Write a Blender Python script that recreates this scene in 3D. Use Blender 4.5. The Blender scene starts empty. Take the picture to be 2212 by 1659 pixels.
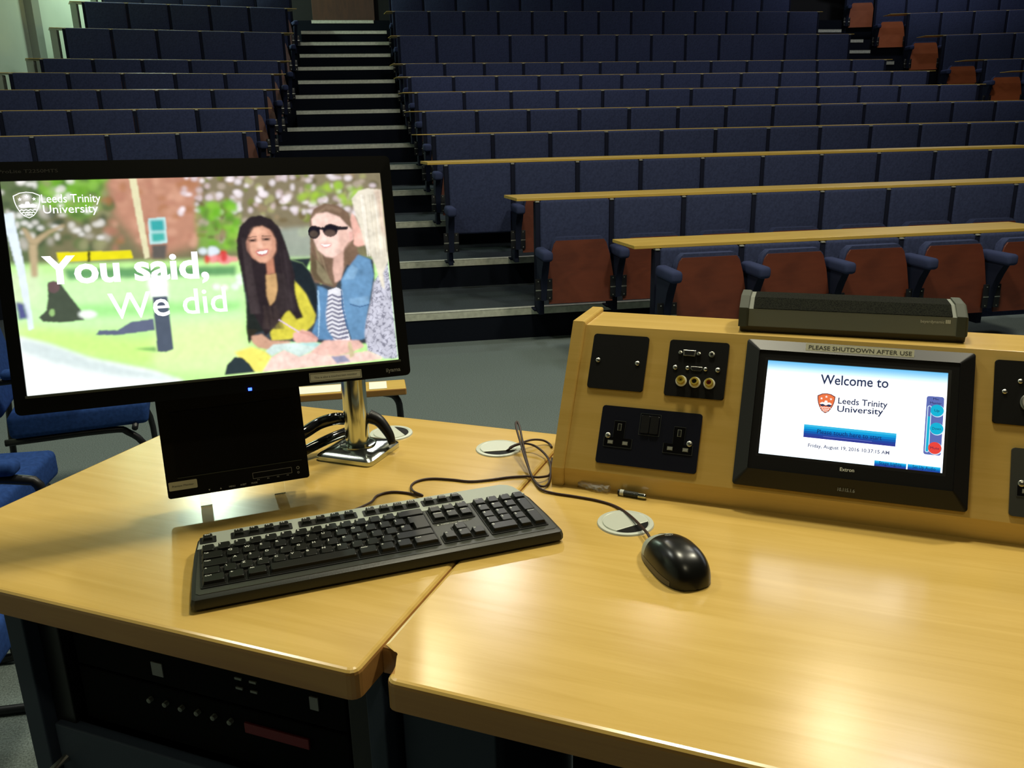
import bpy, bmesh, math, random
import numpy as np
from mathutils import Vector, Matrix
PI = math.pi
scn = bpy.context.scene
COL = scn.collection
random.seed(7)

# ------------------------------------------------------------------ camera
F_PX, YAW, PITCH, ROLL, CAM_H = 1818.785, 0.1684, 0.2938, -0.0219, 1.436
def cam_axes():
    cy, sy = math.cos(YAW), math.sin(YAW)
    f = Vector((sy*math.cos(PITCH), cy*math.cos(PITCH), -math.sin(PITCH)))
    r = Vector((cy, -sy, 0)); u = r.cross(f)
    cr, sr = math.cos(ROLL), math.sin(ROLL)
    return r*cr+u*sr, u*cr-r*sr, f
CR, CU, CF = cam_axes()
CO = Vector((0, 0, CAM_H))
cam_d = bpy.data.cameras.new('camera'); cam = bpy.data.objects.new('camera', cam_d); COL.objects.link(cam)
cam.matrix_world = Matrix(((CR.x, CU.x, -CF.x, 0), (CR.y, CU.y, -CF.y, 0), (CR.z, CU.z, -CF.z, CAM_H), (0, 0, 0, 1)))
cam_d.sensor_width = 36; cam_d.lens = 36*F_PX/2212
cam_d.clip_start = 0.02; cam_d.clip_end = 100
scn.camera = cam
def ray_plane(x, y, n, p0):
    d = CR*((x-1106)/F_PX) - CU*((y-829.5)/F_PX) + CF
    n = Vector(n); t = (n.dot(Vector(p0))-n.dot(CO))/n.dot(d)
    return CO+d*t
def project(P):
    v = Vector(P)-CO; z = v.dot(CF)
    return 1106+F_PX*v.dot(CR)/z, 829.5-F_PX*v.dot(CU)/z

# ------------------------------------------------------------------ world, exposure
w = bpy.data.worlds.new('world'); scn.world = w; w.use_nodes = True
w.node_tree.nodes['Background'].inputs[0].default_value = (0.75, 0.85, 1.0, 1)
w.node_tree.nodes['Background'].inputs[1].default_value = 0.02
scn.view_settings.view_transform = 'Standard'; scn.view_settings.look = 'None'
scn.view_settings.gamma = 1; scn.view_settings.use_curve_mapping = False
scn.view_settings.exposure = 0.0

# (kind, name, location, aim, power W, colour, size, cone deg)  real ceiling luminaires, fixtures are built at the end
CEIL = 5.2
LAMPS = [
 ('panel', (0.7, 2.3, CEIL), (0.7, 2.3, 0), 105, (1.0, .94, .70), .6, None),
 ('panel', (-1.9, 3.6, CEIL), (-1.9, 3.6, 0), 55, (.95, .97, .85), .6, None),
 ('panel', (3.0, 2.2, CEIL), (2.4, 1.8, 0), 130, (1.0, .94, .72), .5, None),
 ('panel', (3.6, 4.4, CEIL), (3.6, 5.4, 0), 30, (.95, .95, .95), .4, None),
 ('panel', (6.4, 8.6, CEIL), (6.4, 8.6, 0), 55, (.96, .96, .96), .6, None),
 ('panel', (1.2, 8.4, CEIL), (1.2, 8.4, 0), 50, (.96, .96, .96), .6, None),
 ('panel', (-2.9, 14.2, CEIL+.9), (-3.5, 13.6, 0), 230, (.78, 1.0, .78), .5, None),
 ('panel', (9.0, 13.0, CEIL+.9), (9.0, 13.0, 0), 50, (.9, .92, 1.0), .6, None),
 ('spot', (3.45, 5.2, CEIL), (0.5, .85, .9), 110, (1.0, .90, .62), .12, 40),
 ('spot', (.31, 6.6, CEIL), (0.1, .9, .9), 120, (1.0, .90, .60), .14, 38),
 ('spot', (3.0, 8.1, CEIL), (0.2, 1.1, .9), 70, (1.0, .92, .65), .08, 30),
 ('spot', (0.6, -1.6, CEIL), (0.1, 1.4, .9), 80, (1.0, .9, .6), .12, 60)
]
CEIL_LAMPS = []
def make_lamps():
    for i, (kind, loc, aim, power, colr, size, cone) in enumerate(LAMPS):
        d = Vector(aim)-Vector(loc)
        L = bpy.data.lights.new('lamp', 'AREA' if kind == 'panel' else 'SPOT')
        L.energy = power; L.color = colr
        if kind == 'panel': L.shape = 'DISK'; L.size = size
        else: L.spot_size = math.radians(cone); L.spot_blend = .6; L.shadow_soft_size = size
        o = bpy.data.objects.new('lamp', L); COL.objects.link(o)
        dn = d.normalized()
        o.location = Vector(loc)+dn*.06
        o.rotation_euler = d.to_track_quat('-Z', 'Y').to_euler()
        CEIL_LAMPS.append((o, kind, loc, d, size, colr))
make_lamps()

# ------------------------------------------------------------------ materials
MATS = {}
def mat(name, rgb, rough=.5, metal=0, bump=None, spec=.5, noise=None, coat=0, emit=None, alpha=None, trans=0, ior=1.45):
    if name in MATS: return MATS[name]
    m = bpy.data.materials.new(name); m.use_nodes = True; nt = m.node_tree; b = nt.nodes['Principled BSDF']
    b.inputs['Base Color'].default_value = (*rgb, 1); b.inputs['Roughness'].default_value = rough
    b.inputs['Metallic'].default_value = metal; b.inputs['Specular IOR Level'].default_value = spec
    b.inputs['Coat Weight'].default_value = coat; b.inputs['Coat Roughness'].default_value = .08
    b.inputs['Transmission Weight'].default_value = trans; b.inputs['IOR'].default_value = ior
    if emit: b.inputs['Emission Color'].default_value = (*emit[0], 1); b.inputs['Emission Strength'].default_value = emit[1]
    if alpha is not None: b.inputs['Alpha'].default_value = alpha
    tc = nt.nodes.new('ShaderNodeTexCoord')
    if noise:   # (scale, amount, [detail])
        n = nt.nodes.new('ShaderNodeTexNoise'); n.inputs['Scale'].default_value = noise[0]; n.inputs['Detail'].default_value = 6
        nt.links.new(tc.outputs['Object'], n.inputs['Vector'])
        r = nt.nodes.new('ShaderNodeValToRGB'); a = noise[1]
        r.color_ramp.elements[0].position = .3; r.color_ramp.elements[1].position = .7
        r.color_ramp.elements[0].color = (*[c*(1-a) for c in rgb], 1); r.color_ramp.elements[1].color = (*[min(1, c*(1+a)) for c in rgb], 1)
        nt.links.new(n.outputs['Fac'], r.inputs['Fac']); nt.links.new(r.outputs['Color'], b.inputs['Base Color'])
    if bump:    # (scale, strength)
        n2 = nt.nodes.new('ShaderNodeTexNoise'); n2.inputs['Scale'].default_value = bump[0]; n2.inputs['Detail'].default_value = 4
        nt.links.new(tc.outputs['Object'], n2.inputs['Vector'])
        bn = nt.nodes.new('ShaderNodeBump'); bn.inputs['Strength'].default_value = bump[1]; bn.inputs['Distance'].default_value = .002
        nt.links.new(n2.outputs['Fac'], bn.inputs['Height']); nt.links.new(bn.outputs['Normal'], b.inputs['Normal'])
    MATS[name] = m; return m
def wood(name, c1, c2, rough=.35, scale=(2.2, 26, 26), coat=0, warp=1.5, fine=.25):
    m = bpy.data.materials.new(name); m.use_nodes = True; nt = m.node_tree; b = nt.nodes['Principled BSDF']; N = nt.nodes.new; L = nt.links.new
    tc = N('ShaderNodeTexCoord'); mp = N('ShaderNodeMapping'); mp.inputs['Scale'].default_value = scale
    L(tc.outputs['Object'], mp.inputs['Vector'])
    n = N('ShaderNodeTexNoise'); n.inputs['Scale'].default_value = 1; n.inputs['Detail'].default_value = 5; n.inputs['Distortion'].default_value = warp
    L(mp.outputs['Vector'], n.inputs['Vector'])
    mp2 = N('ShaderNodeMapping'); mp2.inputs['Scale'].default_value = (scale[0]*4, scale[1]*14, scale[2]*14); L(tc.outputs['Object'], mp2.inputs['Vector'])
    n2 = N('ShaderNodeTexNoise'); n2.inputs['Scale'].default_value = 1; n2.inputs['Detail'].default_value = 3; L(mp2.outputs['Vector'], n2.inputs['Vector'])
    mx = N('ShaderNodeMath'); mx.operation = 'MULTIPLY_ADD'; mx.inputs[1].default_value = fine
    L(n2.outputs['Fac'], mx.inputs[0]); L(n.outputs['Fac'], mx.inputs[2])
    r = N('ShaderNodeValToRGB'); r.color_ramp.elements[0].position = .35+fine*.4; r.color_ramp.elements[1].position = .68+fine*.4
    r.color_ramp.elements[0].color = (*c1, 1); r.color_ramp.elements[1].color = (*c2, 1)
    L(mx.outputs[0], r.inputs['Fac']); L(r.outputs['Color'], b.inputs['Base Color'])
    b.inputs['Roughness'].default_value = rough; b.inputs['IOR'].default_value = 1.6
    MATS[name] = m; return m
BEECH = wood('beech_laminate', (.610, .400, .098), (.680, .455, .128), rough=.22)
BEECH_EDGE = wood('beech_edge', (.42, .205, .055), (.50, .26, .07), rough=.3)
BOARD = wood('bench_board', (.52, .34, .06), (.62, .42, .09), rough=.35)
REDWOOD = wood('red_plywood', (.095, .021, .010), (.14, .032, .014), rough=.45, scale=(3, 14, 5))
REDWOOD2 = wood('orange_plywood', (.30, .07, .018), (.36, .09, .025), rough=.45, scale=(3, 14, 5))
DOORWOOD = wood('dark_door_wood', (.05, .018, .008), (.075, .028, .012), rough=.45, scale=(14, 14, 2))
NAVY = mat('navy_seat_fabric', (.038, .048, .105), .95, bump=(900, .25), noise=(60, .18), spec=.1)
NAVY_ARM = mat('navy_arm_fabric', (.036, .046, .105), .95, bump=(900, .25), spec=.1)
BLUE = mat('blue_chair_fabric', (.02, .055, .20), .95, bump=(900, .3), noise=(80, .2), spec=.1)
BLACKSTEEL = mat('black_painted_steel', (.008, .009, .012), .4)
BLACKPL = mat('black_plastic', (.010, .010, .011), .38)
BLACKGL = mat('black_gloss_plastic', (.006, .006, .007), .12, coat=.5)
BLACKMAT = mat('black_matt_plate', (.006, .006, .006), .6, spec=.2)
STEEL = mat('brushed_steel', (.62, .62, .56), .32, 1)
CHROME = mat('chrome', (.58, .62, .58), .15, 1)
ALU = mat('aluminium_nosing', (.64, .66, .56), .4, .3, noise=(30, .15))
SILVERPL = mat('silver_plastic', (.40, .44, .38), .42, .15)
GREYPL = mat('grey_mic_plastic', (.20, .215, .18), .6, spec=.25)
GREYPL2 = mat('dark_grey_mic_plastic', (.07, .078, .06), .65, spec=.25)
CARPET = mat('grey_carpet', (.13, .16, .155), 1, bump=(350, .8), noise=(220, .45), spec=.05)
CARPET_D = mat('dark_stair_carpet', (.045, .055, .062), 1, bump=(350, .8), noise=(180, .35), spec=.05)
RISER = mat('black_riser', (.006, .008, .014), .9, spec=.1)
WALLP = mat('pale_green_wall_paint', (.62, .74, .60), .8, noise=(3, .03))
WALLD = mat('dark_wall_paint', (.012, .012, .014), .9)
CEILM = mat('dark_ceiling_paint', (.05, .05, .05), .9)
POSTM = mat('grey_post_paint', (.34, .40, .34), .6)
STALKM = mat('navy_black_arm_support', (.012, .016, .036), .8, spec=.15)
SEATPOST = mat('navy_painted_post', (.007, .009, .022), .8, spec=.15)
PANELB = mat('blue_grey_panel', (.032, .046, .078), .6)
LABEL = mat('cream_label', (.72, .72, .55), .5)
LABELT = mat('label_print', (.06, .06, .05), .6)
WHITEP = mat('white_print', (.75, .78, .7), .5)
GREYP = mat('grey_print', (.30, .31, .28), .5)
PAPER = mat('white_paper', (.85, .85, .75), .7)
CORD = mat('dark_cord', (.035, .014, .010), .45)
GOLD = mat('gold_plated_metal', (.85, .66, .12), .25, .45)
GROM = mat('silver_grommet', (.62, .66, .57), .38, .15)
RED = mat('red_plastic', (.20, .01, .02), .5)
CLEAR = mat('clear_plastic', (.95, .95, .92), .05, trans=1, ior=1.12)
BAGP = mat('clear_bag', (.9, .88, .82), .18, trans=.75, ior=1.25)

# ------------------------------------------------------------------ mesh helpers
class Frame:
    def __init__(s, o, x, y, z):
        s.o = Vector(o); s.M = Matrix((Vector(x), Vector(y), Vector(z))).transposed()
    def w(s, p): return s.o + s.M @ Vector(p)
    def loc(s, P): return s.M.transposed() @ (Vector(P)-s.o)
WORLD = Frame((0, 0, 0), (1, 0, 0), (0, 1, 0), (0, 0, 1))
UA = Vector((.858, -.513, 0)).normalized(); VA = Vector((-UA.y, UA.x, 0))
DESKF = Frame((0, 0, 0), UA, VA, (0, 0, 1))
DZ = .916
T60 = math.radians(60)
EA = VA*math.cos(T60)+Vector((0, 0, math.sin(T60)))
FACEF = Frame(DESKF.w((0, 1.129, DZ+.0287)), UA, EA, UA.cross(EA))
def fc(x, y, h=0):
    P = ray_plane(x, y, FACEF.M.col[2], FACEF.o+FACEF.M.col[2]*h); q = FACEF.loc(P); return q.x, q.y
def at(x, y, z):
    return ray_plane(x, y, (0, 0, 1), (0, 0, z))

def empty(name, frame=WORLD, base=(0, 0, 0), label=None, cat=None, group=None, kind=None):
    o = bpy.data.objects.new(name, None); COL.objects.link(o); o.empty_display_size = .05
    o.matrix_world = Matrix.Translation(frame.w(base)) @ frame.M.to_4x4()
    tag(o, label, cat, group, kind); o['_b'] = list(base)
    return o
def tag(o, label=None, cat=None, group=None, kind=None):
    if label: o['label'] = label
    if cat: o['category'] = cat
    if group: o['group'] = group
    if kind: o['kind'] = kind
    return o
def finish(bm, name, mats, parent=None, base=None, frame=WORLD, smooth=False, **kw):
    """bm in frame coordinates -> one mesh object whose origin is base"""
    if base is None: base = parent['_b'] if parent is not None and '_b' in parent else (0, 0, 0)
    bmesh.ops.translate(bm, verts=bm.verts, vec=-Vector(base))
    bmesh.ops.recalc_face_normals(bm, faces=[f for f in bm.faces if f.tag is False])
    me = bpy.data.meshes.new(name); bm.to_mesh(me); bm.free()
    for m in (mats if isinstance(mats, (list, tuple)) else [mats]): me.materials.append(m)
    if smooth:
        for p in me.polygons: p.use_smooth = True
        if smooth != 'all':
            try: me.set_sharp_from_angle(angle=math.radians(40))
            except Exception: pass
    o = bpy.data.objects.new(name, me); COL.objects.link(o)
    if parent is not None: o.parent = parent; o['_b'] = list(base)
    else: o.matrix_world = Matrix.Translation(frame.w(base)) @ frame.M.to_4x4(); o['_b'] = list(base)
    tag(o, kw.get('label'), kw.get('cat'), kw.get('group'), kw.get('kind'))
    return o
def NB(): return bmesh.new()
def merge(dst, src, M=None, mi=None):
    if M is not None: bmesh.ops.transform(src, matrix=M, verts=src.verts)
    vm = [dst.verts.new(v.co) for v in src.verts]; src.verts.index_update()
    for f in src.faces:
        try:
            g = dst.faces.new([vm[v.index] for v in f.verts]); g.material_index = f.material_index if mi is None else mi
        except ValueError: pass
    src.free()
def box(bm, a, b, bev=0, mi=0, M=None, seg=2):
    t = NB(); x0, y0, z0 = [min(p, q) for p, q in zip(a, b)]; x1, y1, z1 = [max(p, q) for p, q in zip(a, b)]
    v = [t.verts.new(p) for p in ((x0, y0, z0), (x1, y0, z0), (x1, y1, z0), (x0, y1, z0), (x0, y0, z1), (x1, y0, z1), (x1, y1, z1), (x0, y1, z1))]
    for f in ((0, 3, 2, 1), (4, 5, 6, 7), (0, 1, 5, 4), (1, 2, 6, 5), (2, 3, 7, 6), (3, 0, 4, 7)): t.faces.new([v[i] for i in f])
    if bev: bmesh.ops.bevel(t, geom=t.edges[:], offset=bev, segments=seg, affect='EDGES', profile=.5, clamp_overlap=True)
    merge(bm, t, M, mi)
def prism(bm, pts, z0, z1, bev=0, mi=0, M=None, seg=2, bot=False, f=None):
    """polygon (x,y) extruded in z; f maps (x,y,z)->point"""
    t = NB(); n = len(pts)
    lo = [t.verts.new((p[0], p[1], z0)) for p in pts]; hi = [t.verts.new((p[0], p[1], z1)) for p in pts]
    ft = t.faces.new(hi); t.faces.new(lo[::-1])
    for i in range(n): t.faces.new((lo[i], lo[(i+1) % n], hi[(i+1) % n], hi[i]))
    if bev:
        t.verts.ensure_lookup_table()
        ed = [e for e in ft.edges]
        if bot: ed += [e for e in t.edges if all(abs(v.co.z-z0) < 1e-9 for v in e.verts)]
        bmesh.ops.bevel(t, geom=ed, offset=bev, segments=seg, affect='EDGES', profile=.5, clamp_overlap=True)
    if f:
        for v in t.verts: v.co = f(*v.co)
    merge(bm, t, M, mi)
def rrect(x0, y0, x1, y1, r, n=5):
    o = []
    for cx, cy, a0 in ((x1-r, y1-r, 0), (x0+r, y1-r, 90), (x0+r, y0+r, 180), (x1-r, y0+r, 270)):
        for i in range(n+1):
            a = math.radians(a0+90*i/n); o.append((cx+r*math.cos(a), cy+r*math.sin(a)))
    return o
def circ(cx, cy, r, n=24, ry=None): return [(cx+r*math.cos(2*PI*i/n), cy+(ry or r)*math.sin(2*PI*i/n)) for i in range(n)]
def ring(bm, outer, inner, z0, z1, mi=0):
    n = len(outer); A = [[bm.verts.new((p[0], p[1], z)) for p in q] for q, z in ((outer, z0), (outer, z1), (inner, z1), (inner, z0))]
    for i in range(n):
        j = (i+1) % n
        for k in range(4):
            f = bm.faces.new((A[k][i], A[k][j], A[(k+1) % 4][j], A[(k+1) % 4][i])); f.material_index = mi
def catmull(pts, n=8):
    P = [Vector(p) for p in pts]; P = [P[0]*2-P[1]]+P+[P[-1]*2-P[-2]]; o = []
    for i in range(1, len(P)-2):
        a, b, c, d = P[i-1:i+3]
        for k in range(n):
            t = k/n; o.append(.5*((2*b)+(c-a)*t+(2*a-5*b+4*c-d)*t*t+(3*b-a-3*c+d)*t**3))
    o.append(P[-2]); return o
def tube(bm, pts, r, n=10, mi=0, smooth=0, cap=True):
    P = catmull(pts, smooth) if smooth else [Vector(p) for p in pts]
    rings = []; up = None
    for i, p in enumerate(P):
        t = ((P[min(i+1, len(P)-1)]-P[max(i-1, 0)])).normalized()
        if up is None:
            up = Vector((0, 0, 1)) if abs(t.z) < .9 else Vector((1, 0, 0))
        s = t.cross(up).normalized(); up = s.cross(t).normalized()
        rr = r(i/(len(P)-1)) if callable(r) else r
        rings.append([bm.verts.new(p+(s*math.cos(2*PI*k/n)+up*math.sin(2*PI*k/n))*rr) for k in range(n)])
    for a, b in zip(rings, rings[1:]):
        for k in range(n):
            f = bm.faces.new((a[k], a[(k+1) % n], b[(k+1) % n], b[k])); f.material_index = mi
    if cap:
        for rg in (rings[0][::-1], rings[-1]): f = bm.faces.new(rg); f.material_index = mi
def lathe(bm, prof, c=(0, 0, 0), n=28, mi=0):
    rg = [[bm.verts.new((c[0]+max(r, 1e-5)*math.cos(2*PI*k/n), c[1]+max(r, 1e-5)*math.sin(2*PI*k/n), c[2]+z)) for k in range(n)] for r, z in prof]
    for a, b in zip(rg, rg[1:]):
        for k in range(n):
            f = bm.faces.new((a[k], a[(k+1) % n], b[(k+1) % n], b[k])); f.material_index = mi
    f = bm.faces.new(rg[0][::-1]); f.material_index = mi
    f = bm.faces.new(rg[-1]); f.material_index = mi
def loft(bm, secs, mi=0, cap=True):
    rg = [[bm.verts.new(p) for p in s] for s in secs]; n = len(secs[0])
    for a, b in zip(rg, rg[1:]):
        for k in range(n):
            f = bm.faces.new((a[k], a[(k+1) % n], b[(k+1) % n], b[k])); f.material_index = mi
    if cap:
        for r_ in (rg[0][::-1], rg[-1]): f = bm.faces.new(r_); f.material_index = mi
def text_bm(s, width=None, height=None, bold=0., origin=(0, 0, 0), xdir=(1, 0, 0), ydir=(0, 1, 0), mi=0, align='l', mono=False, capref='H'):
    """flat text mesh; cap height -> height, ink width -> width"""
    c = bpy.data.curves.new('t', 'FONT'); c.body = s; c.offset = bold; c.resolution_u = 3
    o = bpy.data.objects.new('t', c); COL.objects.link(o)
    dg = bpy.context.evaluated_depsgraph_get(); me = bpy.data.meshes.new_from_object(o.evaluated_get(dg))
    bpy.data.objects.remove(o); bpy.data.curves.remove(c)
    t = NB(); t.from_mesh(me); bpy.data.meshes.remove(me)
    xs = [v.co.x for v in t.verts]
    if not xs: return t
    x0, x1 = min(xs), max(xs)
    sy = (height/.70) if height else None
    sx = (width/(x1-x0)) if width else sy
    if sy is None: sy = sx
    X, Y, O = Vector(xdir), Vector(ydir), Vector(origin)
    off = 0 if align == 'l' else -(x1-x0)*sx/2
    for v in t.verts:
        a, b = (v.co.x-x0)*sx+off, v.co.y*sy; v.co = O+X*a+Y*b
    for f in t.faces: f.material_index = mi
    return t
def add_text(bm, *a, **k):
    mi = k.get('mi', 0); merge(bm, text_bm(*a, **k), None, mi)
# ------------------------------------------------------------------ the auditorium: rake, stairs, walls
H1, H2, TD, TY1 = .216, .2173, .983, 5.7875
SW, SX0 = .52, .6546
def tier(i):
    if i <= 7: return TY1+(i-1)*TD, i*H1
    return TY1+6*TD+(i-7)*TD/2, 7*H1+(i-7)*H2
LW_A, RW_A = .2346, .2668           # the side blocks are turned towards the stage
LWX, RWX, XL, XR = -1.0, 9.1, -3.95, 13.5
def struct(name, bm, mats, **k): return finish(bm, name, mats, kind='structure', **k)
def front_line(Y): return [(XL, Y+(XL-LWX)*math.tan(LW_A)), (LWX, Y), (RWX, Y), (XR, Y-(XR-RWX)*math.tan(RW_A))]
b = NB(); box(b, (XL, -2.5, -.1), (XR, 17.2, 0)); struct('floor', b, CARPET)
BACKY = 16.3
full = list(range(1, 8))+[9, 11, 13, 15]
def nosing(bm, seg, Y_z):
    for (x0, y0), (x1, y1) in seg:
        L = math.hypot(x1-x0, y1-y0); a = math.atan2(y1-y0, x1-x0)
        M = Matrix.Translation((x0, y0, Y_z)) @ Matrix.Rotation(a, 4, 'Z')
        box(bm, (0, -.006, -.046), (L, .002, .004), 0, 0, M)
        box(bm, (0, -.006, 0), (L, .045, .005), .001, 0, M)
tn = 0
for q, i in enumerate(full):
    Y, z = tier(i); fl = front_line(Y)
    bm = NB()
    if i < 15:
        Yn, _ = tier(full[q+1]); bk = front_line(Yn+.02)
    else: bk = [(XL, BACKY), (LWX, BACKY), (RWX, BACKY), (XR, BACKY)]
    prism(bm, fl+bk[::-1], 0, z)
    for f in bm.faces: f.material_index = 1 if f.normal.z > .5 else 0
    bm.normal_update()
    for f in bm.faces: f.material_index = 1 if abs(f.normal.z) > .5 else 0
    struct('floor_tier', bm, [RISER, CARPET_D], base=(0, Y, 0))
    nb = NB()
    if i <= 6: segs = [((-.95 if i > 1 else -.95, Y), (9.0, Y))]
    else: segs = [((-.88, Y), (.655, Y)), ((7.5, Y), (8.9, Y))]
    if i == 15: segs = [((-.62, Y), (.41, Y))]
    nosing(nb, segs, z); struct('trim_1' if tn == 0 else 'trim_1.%03d' % tn, nb, ALU, base=(0, Y, z)); tn += 1
for i in (8, 10, 12, 14):
    Y, z = tier(i); _, z0 = tier(i-1)
    for x0, x1 in ((-.78, .60), (7.62, 8.75)):
        if i == 8 and x0 > 0: pass
        bm = NB(); box(bm, (x0, Y, z0), (x1, Y+TD/2+.01, z), 0)
        bm.normal_update()
        for f in bm.faces: f.material_index = 1 if abs(f.normal.z) > .5 else 0
        struct('floor_half_step', bm, [RISER, CARPET_D], base=(x0, Y, z0))
        nb = NB(); nosing(nb, [((x0, Y), (x1, Y))], z); struct('trim_2', nb, ALU, base=(x0, Y, z))
bm = NB(); box(bm, (XL-.15, -2.5, 0), (XL, 17.2, 7)); struct('wall_left', bm, WALLP)
bm = NB(); box(bm, (XR, -2.5, 0), (XR+.15, 17.2, 7)); struct('wall_right', bm, WALLD)
bm = NB(); box(bm, (XL-.15, BACKY, 0), (XR+.15, BACKY+.15, 7)); struct('wall_back', bm, WALLD)
bm = NB(); box(bm, (XL-.15, -2.65, 0), (XR+.15, -2.5, 7)); struct('wall_front', bm, WALLD)
bm = NB()
box(bm, (XL-.15, -2.65, CEIL), (XR+.15, 10, CEIL+.15)); box(bm, (XL-.15, 10, CEIL+.9), (XR+.15, BACKY+.15, CEIL+1.05)); box(bm, (XL-.15, 9.9, CEIL), (XR+.15, 10, CEIL+1.05))
struct('ceiling', bm, CEILM)
_, z15 = tier(15)
bm = NB(); box(bm, (-.62, BACKY-.05, z15), (.45, BACKY, z15+2.0), .004)
d = struct('door_1', bm, DOORWOOD, base=(-.62, BACKY-.05, z15))
bm = NB(); tube(bm, [(-.52, BACKY-.05, z15+.9), (-.52, BACKY-.1, z15+.9), (-.52, BACKY-.1, z15+1.15), (-.52, BACKY-.05, z15+1.15)], .01)
finish(bm, 'door_handle', STEEL, d)
for x, y in ((-3.95, 12.35),):
    bm = NB(); box(bm, (x, y-.14, 0), (x+.09, y+.14, CEIL+.9), .005); struct('column', bm, POSTM, base=(x, y, 0))

# ------------------------------------------------------------------ tip-up seats
def back_bm(T, short=0):
    b = NB(); box(b, (-.244, -.122, T-.535+short), (.244, -.062, T), .018, 0, seg=3); return b
def shell_bm(P):
    b = NB(); z0, z1 = P-.155, P+.265
    pts = [(-.222, z0), (.222, z0), (.228, z0+.18), (.205, z1-.10), (.182, z1-.022), (.165, z1), (-.165, z1), (-.182, z1-.022), (-.205, z1-.10), (-.228, z0+.18)]
    def f(x, y, z): return Vector((x, z + (y-z0)*.06, y))
    prism(b, pts, -.285, -.272, .003, 0, f=f, bot=True); return b
def cush_bm(P):
    b = NB(); z0, z1 = P-.14, P+.285
    pts = [(-.21, z0), (.21, z0), (.222, z0+.17), (.205, z1-.10), (.185, z1-.03), (.15, z1), (-.15, z1), (-.185, z1-.03), (-.205, z1-.10), (-.222, z0+.17)]
    def f(x, y, z): return Vector((x, z + (y-z0)*.06, y))
    prism(b, pts, -.271, -.195, .02, 0, f=f, bot=True, seg=3); return b
def post_bm(T, foot=0.):
    b = NB(); box(b, (-.015, -.113, foot), (.015, -.040, T-.012), .003); box(b, (-.035, -.13, foot), (.035, -.02, foot+.012), .003); return b
def cap_bm(T):
    b = NB(); box(b, (-.013, -.118, T-.013), (.013, -.07, T-.003), .003); return b
def stalk_bm(P, foot=0.):
    b = NB()
    secs = []
    for z, y0, y1, w_ in ((P+.17, -.40, -.17, .021), (P+.09, -.35, -.17, .024), (P+.0, -.31, -.16, .022), (P-.13, -.29, -.13, .019)):
        secs.append([(-w_, y0, z), (w_, y0, z), (w_, y1, z), (-w_, y1, z)])
    loft(b, secs); box(b, (-.017, -.22, P-.24), (.017, -.07, P-.14), .003); return b
def pad_bm(P):
    b = NB(); t = NB()
    box(t, (-.036, -.44, P+.152), (.036, -.17, P+.220), .022, seg=4); merge(b, t); return b
def brk_bm(P, s):
    b = NB(); x0, x1 = (.02, .058) if s > 0 else (-.058, -.02)
    box(b, (x0, -.300, P-.125), (x1, -.288, P+.02), .003)
    box(b, (x0+(.0 if s > 0 else -.0), -.302, P-.06), (x1, -.299, P-.052), .001, 1)
    for zz in (P+.005, P-.11):
        box(b, ((x0+x1)/2-.004, -.303, zz-.004), ((x0+x1)/2+.004, -.299, zz+.004), .001, 1)
    return b
VAR = {'front': (.755, .45, 0), 'mid': (.755, .234, 0), 'upper': (.755, .015, -.2)}
SEATM = {}
def mk(bm, name, mats, smooth=True):
    o = finish(bm, name, mats, None, smooth=smooth); me = o.data; bpy.data.objects.remove(o); return me
for k, (T, P, foot) in VAR.items():
    SEATM[k] = dict(backrest=mk(back_bm(T), 'backrest', NAVY), shell=mk(shell_bm(P), 'seat_shell', REDWOOD),
        shell2=mk(shell_bm(P), 'seat_shell', REDWOOD2), cushion=mk(cush_bm(P), 'seat_cushion', NAVY), post=mk(post_bm(T, foot), 'post', SEATPOST),
        cap=mk(cap_bm(T), 'post_cap', GREYP), stalk=mk(stalk_bm(P), 'arm_support', STALKM), pad=mk(pad_bm(P), 'armrest', NAVY_ARM),
        brl=mk(brk_bm(P, 1), 'hinge', [BLACKSTEEL, STEEL]), brr=mk(brk_bm(P, -1), 'hinge', [BLACKSTEEL, STEEL]))
def part(me, name, parent, x=0):
    o = bpy.data.objects.new(name, me); COL.objects.link(o); o.parent = parent; o.location = (x, 0, 0); return o
def seat(P, a, var, label, group, last=False, full=True, pan=True, shell='shell', sx=1.):
    """P base on the nosing at the seat centre, a the turn of its row; arms belong to the seat on their right"""
    o = bpy.data.objects.new('auditorium_seat', None); COL.objects.link(o); o.empty_display_size = .1
    o.location = P; o.rotation_euler = (0, 0, a); tag(o, label, 'seat', group); S = SEATM[var]
    part(S['backrest'], 'backrest', o)
    o.scale = (sx, 1, 1)
    for x in ((-.26, .26) if last else (-.26,)):
        p = part(S['post'], 'post', o, x); c = part(S['cap'], 'post_cap', p)
        if full:
            s = part(S['stalk'], 'arm_support', o, x); part(S['pad'], 'armrest', o, x)
            part(S['brl'], 'hinge', s); part(S['brr'], 'hinge', s)
    if pan:
        sc = part(S['cushion'], 'seat_cushion', o); part(S[shell], 'seat_shell', sc)
    return o
ORD = ['zeroth', 'first', 'second', 'third', 'fourth', 'fifth', 'sixth', 'seventh', 'eighth', 'ninth', 'tenth', 'eleventh', 'twelfth', 'thirteenth', 'fourteenth']
def rowt(k): return k-1 if k <= 8 else 7+2*(k-8)
def row_tier(k): return (TY1-TD, 0.) if k == 1 else tier(rowt(k))
def variant(k): return 'front' if k == 1 else ('mid' if k <= 8 else 'upper')
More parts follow.
